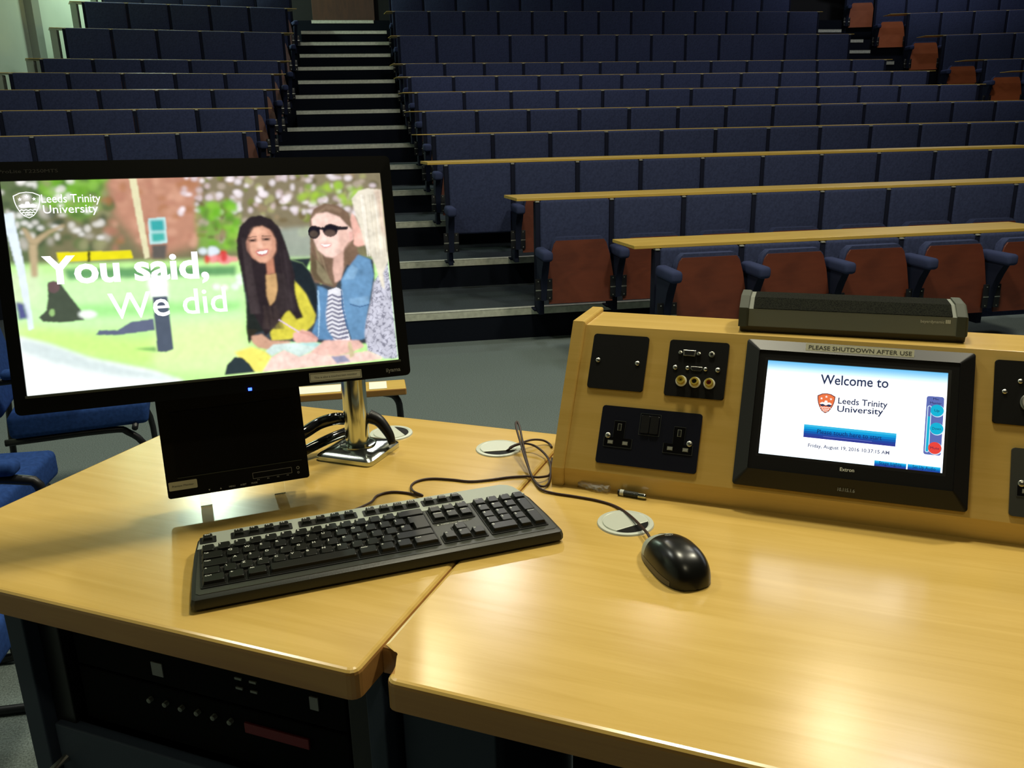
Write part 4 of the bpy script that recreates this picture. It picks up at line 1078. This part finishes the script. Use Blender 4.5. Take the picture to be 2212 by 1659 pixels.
blobs(70, 0, 240, 385, 540, 6, 16, [(70, 90, 55), (90, 115, 65), (150, 150, 110), (60, 75, 55), (190, 185, 175)], 3, .7)
blobs(26, 90, 235, 385, 450, 6, 16, [(120, 175, 55), (105, 160, 50), (140, 190, 80)], 3, .7)
blobs(60, 230, 435, 385, 540, 5, 15, [(200, 150, 125), (175, 120, 100), (165, 110, 70), (215, 165, 140)], 3, .6)
blobs(160, 430, 830, 378, 520, 4, 12, [(110, 95, 65), (150, 130, 100), (90, 85, 55), (165, 165, 110), (120, 130, 60), (180, 165, 150)], 2, .75)
blobs(110, 390, 820, 380, 470, 4, 9, [(230, 220, 225), (215, 200, 205), (245, 235, 240), (200, 180, 180)], 2, .85)
blobs(45, 0, 230, 385, 520, 4, 10, [(225, 222, 215), (240, 238, 235)], 2, .75)
blobs(30, 650, 822, 400, 440, 5, 11, [(160, 200, 60), (140, 180, 70)], 3, .7)
blobs(30, 430, 515, 440, 530, 6, 13, [(105, 175, 40), (135, 195, 60), (90, 130, 50)], 3, .7)
fill([(545, 500), (700, 490), (700, 600), (545, 600)], (170, 185, 175), 4, .6)
# lawn
fill([(0, 575), (200, 570), (530, 560), (870, 560), (880, 900), (0, 900)], (190, 240, 150), 4)
fill([(0, 600), (530, 590), (530, 700), (0, 720)], (205, 250, 185), 10, .8)
fill([(140, 582), (510, 576), (510, 596), (150, 606)], (70, 135, 85), 3, .85)
fill([(150, 660), (520, 650), (520, 672), (150, 690)], (130, 215, 110), 5, .6)
fill([(45, 700), (300, 735), (520, 700), (520, 760), (300, 790), (50, 745)], (205, 245, 130), 8, .7)
fill([(340, 700), (520, 690), (560, 810), (330, 800)], (225, 250, 180), 8, .7)
fill([(45, 728), (110, 745), (200, 775), (330, 800), (420, 830), (40, 880)], (240, 248, 245), 3)
fill([(48, 733), (110, 745), (200, 778), (330, 806), (390, 823), (250, 812), (120, 785), (50, 760)], (200, 215, 215), 4, .8)
fill([(125, 548), (285, 543), (290, 560), (130, 568)], (225, 215, 30), 1)
fill([(192, 545), (198, 545), (198, 568), (192, 568)], (70, 70, 30), 1)
blobs(10, 432, 512, 546, 568, 6, 13, [(225, 95, 95), (210, 60, 60), (235, 150, 150)], 2, .9)
blobs(5, 436, 470, 535, 548, 6, 12, [(215, 225, 235)], 2, .9)
fill(c1((0, 760), (250, 700), (260, 900), (100, 960)), (215, 225, 190), 5, .7)
fill(c1((185, 560), (235, 560), (240, 700), (240, 760), (200, 760)), (185, 165, 130), 2)
fill(c1((140, 460), (170, 470), (215, 530), (300, 480), (400, 440), (405, 455), (310, 500), (230, 570), (190, 560)), (180, 160, 125), 2)
fill(c1((790, 160), (835, 160), (880, 430), (915, 640), (885, 650), (840, 430)), (220, 215, 175), 1)
fill(c1((0, 380), (90, 375), (160, 700), (215, 1070), (185, 1085), (120, 740), (60, 520)), (220, 232, 240), 1)
fill(c1((105, 910), (155, 920), (180, 1010), (125, 1020)), (85, 90, 140), 2)
fill(c1((905, 405), (1010, 400), (1020, 555), (915, 565)), (190, 225, 225), 1)
fill(c1((915, 418), (1000, 415), (1005, 480), (925, 485)), (60, 165, 165), 2); fill(c1((925, 495), (1005, 490), (1010, 540), (930, 550)), (70, 175, 165), 2)
fill(c1((925, 565), (1020, 560), (1010, 650), (930, 650)), (95, 90, 85), 2)
fill(c1((900, 760), (1015, 755), (1025, 890), (920, 890)), (250, 255, 252), 3)
fill(c1((930, 880), (1020, 875), (1055, 1195), (1010, 1212), (960, 1210)), (82, 92, 108), 1)
fill(c1((810, 1190), (950, 1180), (955, 1210), (900, 1205)), (95, 160, 85), 2, .8)
fill(c1((300, 790), (375, 795), (430, 870), (500, 960), (520, 1020), (380, 1035), (270, 1030), (245, 1005), (290, 960), (300, 890)), (72, 82, 68), 1)
ell(*c1((335, 820))[0], 13, 13, (105, 85, 85), 1); ell(*c1((325, 975))[0], 6, 8, (150, 190, 120), 1); ell(*c1((540, 985))[0], 20, 9, (235, 245, 235), 2)
fill(c1((585, 1110), (610, 1080), (720, 1080), (800, 1030), (935, 1010), (945, 1080), (720, 1110)), (98, 106, 130), 1)
blobs(8, 465, 525, 600, 628, 5, 9, [(250, 245, 245), (220, 200, 190), (235, 250, 240)], 2, .8)
# the three students
fill(c2((560, 700), (640, 725), (700, 790), (760, 860), (900, 720), (1000, 670), (1100, 700), (1110, 900), (1060, 1240), (850, 1260), (700, 1230), (420, 1240), (290, 1220), (275, 1000), (240, 700), (300, 450), (480, 480)), (58, 66, 74), 1)
SK1, SK1d = (222, 168, 142), (185, 125, 100)
fill(c2((700, 690), (560, 700), (640, 725), (700, 800), (740, 950), (735, 1060), (700, 1050), (600, 900)), (40, 50, 55), 1)
fill(c2((585, 830), (660, 920), (725, 1060), (715, 1110), (660, 1170), (560, 1215), (440, 1225), (420, 1100), (590, 960)), (206, 196, 70), 1)
fill(c2((560, 705), (640, 725), (700, 800), (738, 950), (735, 1045), (718, 1035), (690, 950), (640, 880), (590, 840)), (30, 38, 44), 1)
fill(c2((280, 960), (400, 1160), (330, 1180), (295, 1250), (276, 1150)), (35, 40, 38), 1)
fill(c2((200, 1300), (310, 1265), (420, 1300), (440, 1330), (385, 1425), (320, 1428), (260, 1380)), (238, 228, 110), 2)
fill(c2((310, 1195), (380, 1185), (430, 1225), (560, 1230), (560, 1260), (420, 1285), (350, 1270), (312, 1235)), (205, 160, 135), 1)
fill(c2((385, 690), (460, 680), (465, 790), (410, 800)), SK1d, 1)
fill(c2((410, 795), (470, 780), (480, 900), (450, 1010), (410, 980)), (215, 170, 110), 1)
fill(c2((415, 940), (470, 900), (470, 980), (430, 1010)), (190, 185, 175), 1)
hair1 = (44, 36, 40)
fill(c2((300, 425), (370, 415), (440, 440), (495, 500), (530, 590), (560, 690), (590, 800), (590, 900), (615, 1000), (645, 1075), (600, 1090), (545, 1020), (500, 1090), (430, 1170), (400, 1195), (380, 1150), (330, 1060), (290, 980), (265, 880), (245, 790), (222, 680), (215, 580), (235, 490)), hair1, 1)
fill(c2((405, 800), (470, 790), (485, 860), (470, 960), (430, 1000), (408, 930)), (200, 160, 110), 1)
fill(c2((405, 705), (452, 690), (462, 790), (412, 800)), SK1d, 1)
fill(c2((470, 790), (520, 790), (590, 1010), (500, 1060), (450, 1010), (480, 900)), (52, 44, 46), 1)
fill(c2((300, 540), (330, 495), (380, 485), (430, 510), (465, 570), (468, 640), (445, 690), (405, 722), (365, 720), (320, 690), (285, 640), (278, 590)), SK1, 1)
fill(c2((278, 600), (300, 530), (300, 640), (340, 700), (320, 690), (285, 645)), (190, 130, 108), 1, .7)
fill(c2((285, 570), (345, 565), (345, 585), (300, 590)), (60, 42, 42), 1, .8); fill(c2((375, 560), (435, 560), (430, 578), (380, 580)), (60, 42, 42), 1, .8)
fill(c2((283, 556), (345, 548), (345, 556), (285, 563)), (70, 50, 45), 0, .7); fill(c2((375, 545), (440, 545), (440, 552), (376, 553)), (70, 50, 45), 0, .7)
fill(c2((352, 580), (370, 580), (390, 625), (350, 630)), (235, 190, 168), 1, .6)
fill(c2((335, 645), (425, 632), (415, 665), (380, 680), (350, 672)), (190, 85, 90), 1, .9); fill(c2((345, 652), (418, 640), (408, 660), (380, 668), (358, 664)), (250, 245, 240), 0)
for k in range(14): 
    x = 235+rng.uniform(0, 60); fill(c2((x, 560), (x+4, 560), (x+60+rng.uniform(-10, 40), 1050), (x+55, 1050)), (70, 60, 62), 1, .3)
for k in range(12):
    x = 490+rng.uniform(0, 50); fill(c2((x, 640), (x+4, 640), (x+60, 1040), (x+56, 1040)), (72, 62, 66), 1, .25)
fill(c2((395, 500), (440, 520), (470, 590), (468, 650), (440, 700), (405, 722), (440, 640), (440, 570)), (196, 138, 112), 2, .55)
ell(*c2((318, 578))[0], 5, 1.8, (35, 25, 28), 0); ell(*c2((408, 570))[0], 5, 1.8, (35, 25, 28), 0)
ell(*c2((350, 520))[0], 12, 6, (238, 188, 160), 3, .6)
for k in range(10):
    x = 380+rng.uniform(0, 110); fill(c2((x, 1000), (x+7, 1000), (x+20+rng.uniform(-40, 40), 1150), (x+10, 1150)), (70, 58, 56), 1, .5)
hair2 = (122, 98, 80)
fill(c2((690, 430), (715, 372), (785, 338), (870, 350), (940, 400), (962, 480), (968, 560), (1000, 650), (1030, 745), (985, 760), (930, 730), (890, 800), (850, 885), (780, 862), (720, 850), (690, 780), (690, 600)), hair2, 1)
for k in range(12):
    x = 700+rng.uniform(0, 60); fill(c2((x, 620), (x+8, 620), (x+70, 850), (x+60, 850)), (165, 148, 118) if k % 2 else (90, 72, 58), 1, .4)
fill(c2((700, 420), (800, 350), (900, 380), (880, 400), (790, 372), (715, 430)), (150, 126, 104), 1, .6)
SK2 = (240, 205, 192)
fill(c2((845, 660), (905, 610), (905, 760), (890, 830), (850, 850), (835, 760)), (215, 175, 160), 1)
fill(c2((700, 440), (730, 405), (800, 395), (880, 425), (930, 480), (965, 510), (968, 570), (930, 590), (900, 640), (840, 690), (790, 682), (740, 640), (712, 570)), SK2, 1)
fill(c2((880, 500), (925, 490), (950, 580), (905, 640), (870, 660)), (222, 180, 165), 2, .7)
fill(c2((700, 650), (720, 690), (780, 750), (820, 850), (840, 875), (770, 850), (715, 830), (695, 760)), (96, 82, 62), 1)
fill(c2((730, 700), (790, 780), (840, 870), (780, 850), (735, 790)), (150, 140, 110), 1, .7)
ell(*c2((716, 524))[0], 13, 14.5, (28, 24, 34), 0); ell(*c2((820, 512))[0], 16, 14, (28, 24, 34), 0)
fill(c2((680, 505), (700, 486), (745, 486), (770, 496), (800, 480), (850, 476), (880, 486), (935, 490), (935, 505), (872, 512), (840, 500), (790, 505), (770, 512), (745, 505), (700, 505)), (28, 24, 34), 0)
fill(c2((750, 495), (775, 490), (775, 505), (752, 510)), (28, 24, 34), 0); fill(c2((865, 485), (935, 488), (935, 502), (868, 508)), (40, 34, 40), 0)
ell(*c2((714, 536))[0], 9, 7, (95, 80, 70), 1, .8); ell(*c2((818, 530))[0], 12, 7, (105, 85, 75), 1, .8)
fill(c2((750, 600), (832, 597), (818, 620), (780, 625)), (205, 120, 120), 1, .8); fill(c2((758, 603), (825, 600), (812, 614), (782, 618)), (252, 250, 246), 0)
fill(c2((770, 545), (790, 545), (795, 580), (765, 575)), (250, 222, 212), 1, .7)
fill(c2((940, 520), (968, 520), (965, 570), (945, 585)), (225, 165, 155), 1, .7)
# denim jacket and top
fill(c2((805, 900), (860, 880), (900, 900), (930, 1150), (950, 1230), (850, 1235), (790, 1150), (785, 1000)), (225, 225, 232), 0)
for k in range(11):
    y = 930+k*27; fill(c2((790, y+12), (830, y-8), (870, y+8), (930, y-8), (940, y+6), (872, y+22), (830, y+4), (792, y+24)), (75, 75, 110), 0, .85)
fill(c2((1000, 668), (1078, 700), (1100, 800), (1075, 950), (1050, 1100), (1045, 1210), (960, 1232), (935, 1150), (905, 1020), (893, 900), (890, 830), (930, 760)), (104, 146, 184), 1)
fill(c2((735, 870), (770, 880), (805, 900), (800, 980), (790, 1060), (800, 1150), (850, 1230), (740, 1215), (700, 1175), (735, 1080), (740, 960)), (96, 138, 178), 1)
fill(c2((900, 830), (960, 735), (1000, 760), (975, 825), (930, 830)), (128, 168, 202), 1); fill(c2((940, 955), (1065, 935), (1072, 985), (1000, 1000), (950, 985)), (125, 165, 200), 1)
fill(c2((893, 900), (905, 1020), (935, 1150), (925, 1150), (895, 1020), (885, 900)), (70, 105, 145), 0); fill(c2((945, 985), (1010, 1003), (1070, 988), (1070, 994), (1010, 1010), (945, 992)), (65, 98, 138), 0)
fill(c2((735, 900), (745, 900), (755, 1050), (745, 1200), (738, 1200), (742, 1050)), (150, 185, 212), 0)
# blonde hair, printed shirt
fill(c2((960, 400), (985, 430), (1020, 510), (1050, 605), (1000, 618), (972, 605), (972, 560), (950, 440)), (238, 185, 170), 1)
fill(c2((1190, 690), (1256, 1338), (1170, 1342), (1060, 1290), (1040, 1180), (1050, 1100), (1085, 950), (1100, 850), (1150, 760)), (196, 196, 210), 1)
m_ = blur(pmask(c2((1190, 690), (1256, 1338), (1170, 1342), (1060, 1290), (1040, 1180), (1050, 1100), (1085, 950), (1100, 850), (1150, 760))), 0)
pat = (np.abs(nz(2)) < .28) | (nz(2) > 1.5)
IMG = np.where((m_*pat)[..., None] > .5, IMG*.35+lin((60, 60, 85))*.65, IMG)
fill(c2((958, 310), (1000, 258), (1060, 240), (1145, 250), (1185, 640), (1195, 705), (1160, 790), (1170, 900), (1150, 870), (1110, 740), (1090, 690), (1040, 600), (1015, 500), (985, 420)), (226, 218, 200), 1)
for k in range(14):
    x = 1000+rng.uniform(0, 130); fill(c2((x, 280), (x+6, 280), (x+50, 680), (x+45, 680)), (245, 240, 228) if k % 2 else (200, 188, 165), 0, .45)
fill(c2((1100, 250), (1145, 250), (1178, 560), (1150, 520), (1125, 350)), (222, 190, 168), 2, .6)
# hands, paper, legs
fill(c2((440, 1330), (520, 1282), (620, 1325), (720, 1290), (830, 1325), (1000, 1300), (1060, 1290), (1150, 1330), (1150, 1345), (900, 1375), (560, 1412), (380, 1428)), (240, 208, 196), 1)
fill(c2((820, 1325), (910, 1320), (950, 1360), (860, 1372)), (150, 150, 175), 1)
fill(c2((400, 1295), (450, 1252), (560, 1240), (700, 1235), (800, 1262), (740, 1275), (620, 1330), (520, 1285), (440, 1325)), (208, 228, 222), 1)
fill(c2((590, 1240), (720, 1235), (790, 1258), (700, 1265)), (170, 215, 212), 1, .8)
fill(c2((690, 1300), (780, 1225), (880, 1220), (1000, 1222), (1040, 1262), (960, 1300), (860, 1325), (760, 1320)), (232, 188, 175), 1)
fill(c2((930, 1235), (950, 1230), (975, 1320), (945, 1340)), (205, 190, 150), 1)
fill(c2((580, 1175), (640, 1155), (690, 1170), (738, 1210), (730, 1235), (600, 1240), (580, 1215)), (226, 176, 164), 1)
fill(c2((625, 1160), (690, 1175), (740, 1215), (728, 1220), (680, 1190), (625, 1175)), (200, 145, 135), 1, .7)
fill(c2((482, 1092), (492, 1088), (622, 1168), (616, 1176)), (215, 190, 205), 0)
fill(c2((135, 1448), (150, 1385), (200, 1332), (250, 1335), (295, 1375), (332, 1428)), (46, 58, 62), 1)
fill(c2((280, 1150), (350, 1155), (330, 1185), (300, 1200), (295, 1255), (285, 1200)), (55, 50, 40), 1, .8)
fig = blur(pmask(c2((220, 600), (300, 430), (480, 480), (560, 690), (690, 700), (700, 400), (850, 340), (960, 300), (1140, 250), (1256, 1338), (380, 1428), (280, 1200))), 2)
IMG = IMG*(1-.6*fig[..., None])+blur(IMG, 1)*(.6*fig[..., None])
IMG = np.clip(IMG*(1+.02*nz(3)[..., None])*(1+fig[..., None]*(.05*nz(7)+.04*nz(2))[..., None]), 0, 1)
ms = grid_screen('screen', mon, IMG, -.2385, .134, .2385, -.134, .0100, 1.22) if False else grid_screen('screen', mon, IMG, -.2385, -.134, .2385, .134, .0100, 1.22)
def mloc(x, y): u, v = hp(x, y); return Vector((-.2385+u*.477, .134-v*.268, .0103))
SCRW = EMIT('slide_white', (1, 1, 1), 1.25)
bm = NB()
def mtext(s, A, B_, cap, bold=0.):
    a_, b__ = mloc(*A), mloc(*B_); d = b__-a_; L = d.length; d.normalize()
    add_text(bm, s, width=L, height=cap, bold=bold, origin=a_, xdir=d, ydir=(-d.y, d.x, 0))
mtext('You said,', (98, 615), (453, 600), .0340, .030)
finish(bm, 'slide_headline', SCRW, ms); bm = NB()
mtext('We did', (240, 691), (492, 673), .0335, .008)
finish(bm, 'slide_second_line', SCRW, ms); bm = NB()
mtext('Leeds Trinity', (94, 441), (221, 439), .0105, .006)
mtext('University', (98, 464), (216, 461), .0105, .006)
finish(bm, 'slide_name', SCRW, ms)
bm = NB(); c = mloc(64, 446)
ow = .0305; oh = .033
ring(bm, shield(c.x, c.y, ow, oh), shield(c.x, c.y, ow*.92, oh*.94), .0102, .0103)
for a_, b__ in ((-.26, .22), (0, .32), (.26, .22)):
    prism(bm, [(c.x+a_*ow+(.085 if i % 2 == 0 else .036)*ow*math.sin(i*PI/5), c.y+b__*oh+(.085 if i % 2 == 0 else .036)*ow*math.cos(i*PI/5)) for i in range(10)], .0102, .0103)
prism(bm, [(c.x+a_*ow, c.y+b__*oh) for a_, b__ in [(-.34, -.02), (-.2, .05), (-.1, .03), (-.06, .13), (.06, .13), (.1, .03), (.2, .05), (.34, -.02), (.26, -.1), (-.26, -.1)]], .0102, .0103)
for j_ in range(3):
    yb = c.y+(-.17-.09*j_)*oh; ww = ow*(.32-.08*j_); upx = [(c.x-ww+2*ww*i/8, yb+.018*oh*(1 if i % 2 else -1)) for i in range(9)]
    prism(bm, upx+[(a_, b__-.04*oh) for a_, b__ in upx[::-1]], .0102, .0103)
finish(bm, 'slide_crest', SCRW, ms)
bm = NB(); prism(bm, [(.1095, -.1540), (.1825, -.1545), (.1825, -.1425), (.1095, -.1410)], .0136, .0140)
ring(bm, [(.1105, -.1528), (.1815, -.1533), (.1815, -.1437), (.1105, -.1422)], [(.1110, -.1523), (.1810, -.1528), (.1810, -.1442), (.1110, -.1427)], .0140, .0141, 1)
add_text(bm, 'This is also a touchscreen monitor', width=.060, height=.0030, origin=(.116, -.1495, .0142), mi=1); finish(bm, 'sticker', [LABEL, LABELT], mon, label='cream label below the screen')
bm = NB(); add_text(bm, 'iiyama', width=.021, height=.0055, origin=(.218, -.1505, .0138), bold=.02); finish(bm, 'maker_name', GREYP, mon)
bm = NB(); add_text(bm, 'ProLite T2250MTS', width=.066, height=.0042, origin=(-.2385, .1435, .0137)); finish(bm, 'model_print', mat('faint_print', (.10, .10, .09), .5), mon)
bm = NB(); box(bm, (.0265, -.1565, .0134), (.0315, -.1525, .0142), .0008); finish(bm, 'power_light', EMIT('blue_led', (.02, .06, 1), 9), mon)
# black link between the stand's pole and the monitor
p0, p1 = Vector((pc.x, pc.y, DZ+.235)), DESKF.loc(MOF.w((.10, -.02, -.060)))
bm = NB(); tube(bm, [p0, p0.lerp(p1, .5)+Vector((0, 0, .01)), p1], .013, 12, smooth=4); finish(bm, 'bracket', BLACKPL, st, smooth='all')

# ------------------------------------------------------------------ chairs left of the desk
def chair(loc, rz, label, arms=True):
    o = empty('conference_chair', Frame(loc, (math.cos(rz), math.sin(rz), 0), (-math.sin(rz), math.cos(rz), 0), (0, 0, 1)), (0, 0, 0), label, 'chair', 'blue chairs left of the desk')
    # local: faces -y
    bm = NB(); box(bm, (-.24, -.25, .392), (.24, .22, .482), .020, seg=4); finish(bm, 'seat', BLUE, o, smooth=True)
    bm = NB(); t = NB(); box(t, (-.23, -.03, 0), (.23, .03, .42), .028, seg=4); merge(bm, t, Matrix.Translation((0, .25, .47)) @ Matrix.Rotation(-.18, 4, 'X')); finish(bm, 'backrest', BLUE, o, smooth=True)
    for s in (-1, 1):
        x = s*.265
        if not arms or arms == 'short':
            x = s*.215; bm = NB(); tube(bm, [(x, .24, .378), (x, -.10, .378), (x, -.17, .360), (x, -.225, .28), (x, -.225, .06), (x, -.18, .013), (x, .22, .013), (x, .30, .05), (x, .31, .20), (x, .29, .45)], .0125, 10, smooth=4); finish(bm, 'sled_leg', BLACKSTEEL, o, smooth='all')
            if arms == 'short' and s < 0:
                x = -.265; bm = NB(); tube(bm, [(-.20, .29, .60), (x, .27, .615), (x, .22, .62), (x, -.04, .62)], .0125, 10, smooth=4); finish(bm, 'arm_tube', BLACKSTEEL, o, smooth='all')
                bm = NB(); box(bm, (x-.026, -.08, .628), (x+.026, .20, .662), .014, seg=3); finish(bm, 'armrest', BLUE, o, smooth=True)
            continue
        bm = NB(); tube(bm, [(x, .30, .70), (x, .25, .66), (x, -.02, .655), (x, -.18, .65), (x, -.235, .60), (x, -.235, .30), (x, -.235, .10), (x, -.22, .03), (x, -.16, .013), (x, .22, .013)], .0125, 10, smooth=4); finish(bm, 'sled_leg', BLACKSTEEL, o, smooth='all')
        bm = NB(); box(bm, (x-.026, -.19, .665), (x+.026, .12, .70), .014, seg=3); finish(bm, 'armrest', BLUE, o, smooth=True)
    bm = NB(); tube(bm, [(-.265, .22, .0135), (.265, .22, .0135)], .0125, 10); finish(bm, 'crossbar', BLACKSTEEL, o, smooth='all')
    bm = NB(); tube(bm, [(-.265, -.20, .39), (.265, -.20, .39)], .0115, 10); finish(bm, 'crossbar', BLACKSTEEL, o, smooth='all')
    return o
p1, p2 = at(40, 946, .40), at(285, 915, .40)
m_ = (p1+p2)/2; dd = (p2-p1); a_ = math.atan2(dd.y, dd.x)
chair((m_.x-.24*math.sin(a_), m_.y+.24*math.cos(a_), 0), a_+PI/2, 'blue cushioned chair on black tube legs, seen beneath the left end of the monitor', 'short')
chair((-1.285, 2.53, 0), math.radians(88), 'blue chair seat behind the left edge of the desk, between two other blue chairs', False)
chair((-1.05, 1.80, 0), math.radians(90), 'blue armchair nearest the desk, half hidden by its left end')
# narrow table beyond the desk
tb = empty('side_table', WORLD, (-.10, 2.80, 0), 'small wooden side table holding papers, beyond the chrome stand', 'table')
bm = NB(); box(bm, (-.42, 2.765, .575), (.105, 2.875, .60), .004)
bm.normal_update()
for f in bm.faces: f.material_index = 0 if f.normal.z > .9 else 1
finish(bm, 'tabletop', [BOARD, BEECH_EDGE], tb)
for x in (-.36, .07):
    bm = NB(); tube(bm, [(x-.05, 2.82, .573), (x, 2.82, .55), (x+.012, 2.82, .45), (x+.012, 2.82, .012)], .012, 10, smooth=4); finish(bm, 'leg', BLACKSTEEL, tb, smooth='all')
    bm = NB(); box(bm, (x-.02, 2.72, 0), (x+.045, 2.92, .014), .004); finish(bm, 'foot', BLACKSTEEL, tb)
for a_, b__, nm in ((-.33, -.115, 'sheet of white paper on the side table, left of the chrome pole'), (-.02, .04, 'small white paper slip on the side table, right of the chrome pole')):
    bm = NB(); box(bm, (a_, 2.775, .6003), (b__, 2.860, .6015)); finish(bm, 'paper_sheet', PAPER, None, (a_, 2.775, .6003), label=nm, cat='paper', group='papers on the side table')

# ------------------------------------------------------------------ ceiling luminaires
for o_, kind, loc, d, size, colr in CEIL_LAMPS:
    dn = d.normalized(); q = d.to_track_quat('-Z', 'Y'); M = q.to_matrix()
    fr = Frame(loc, M.col[0], M.col[1], M.col[2])
    R_ = (size/2 if kind == 'panel' else .10)
    rt = empty('ceiling_lamp', fr, (0, 0, 0), 'round ceiling lamp above the auditorium, out of the picture', 'lamp', 'ceiling lamps')
    bm = NB(); n = 32
    lathe(bm, [(R_+.02, -.05), (R_+.025, 0), (R_+.02, .06), (.02, .07)], (0, 0, 0), n); 
    bmesh.ops.delete(bm, geom=[f for f in bm.faces if len(f.verts) > 8 and f.calc_center_median().z < -.02], context='FACES')
    finish(bm, 'housing', BLACKSTEEL, rt)
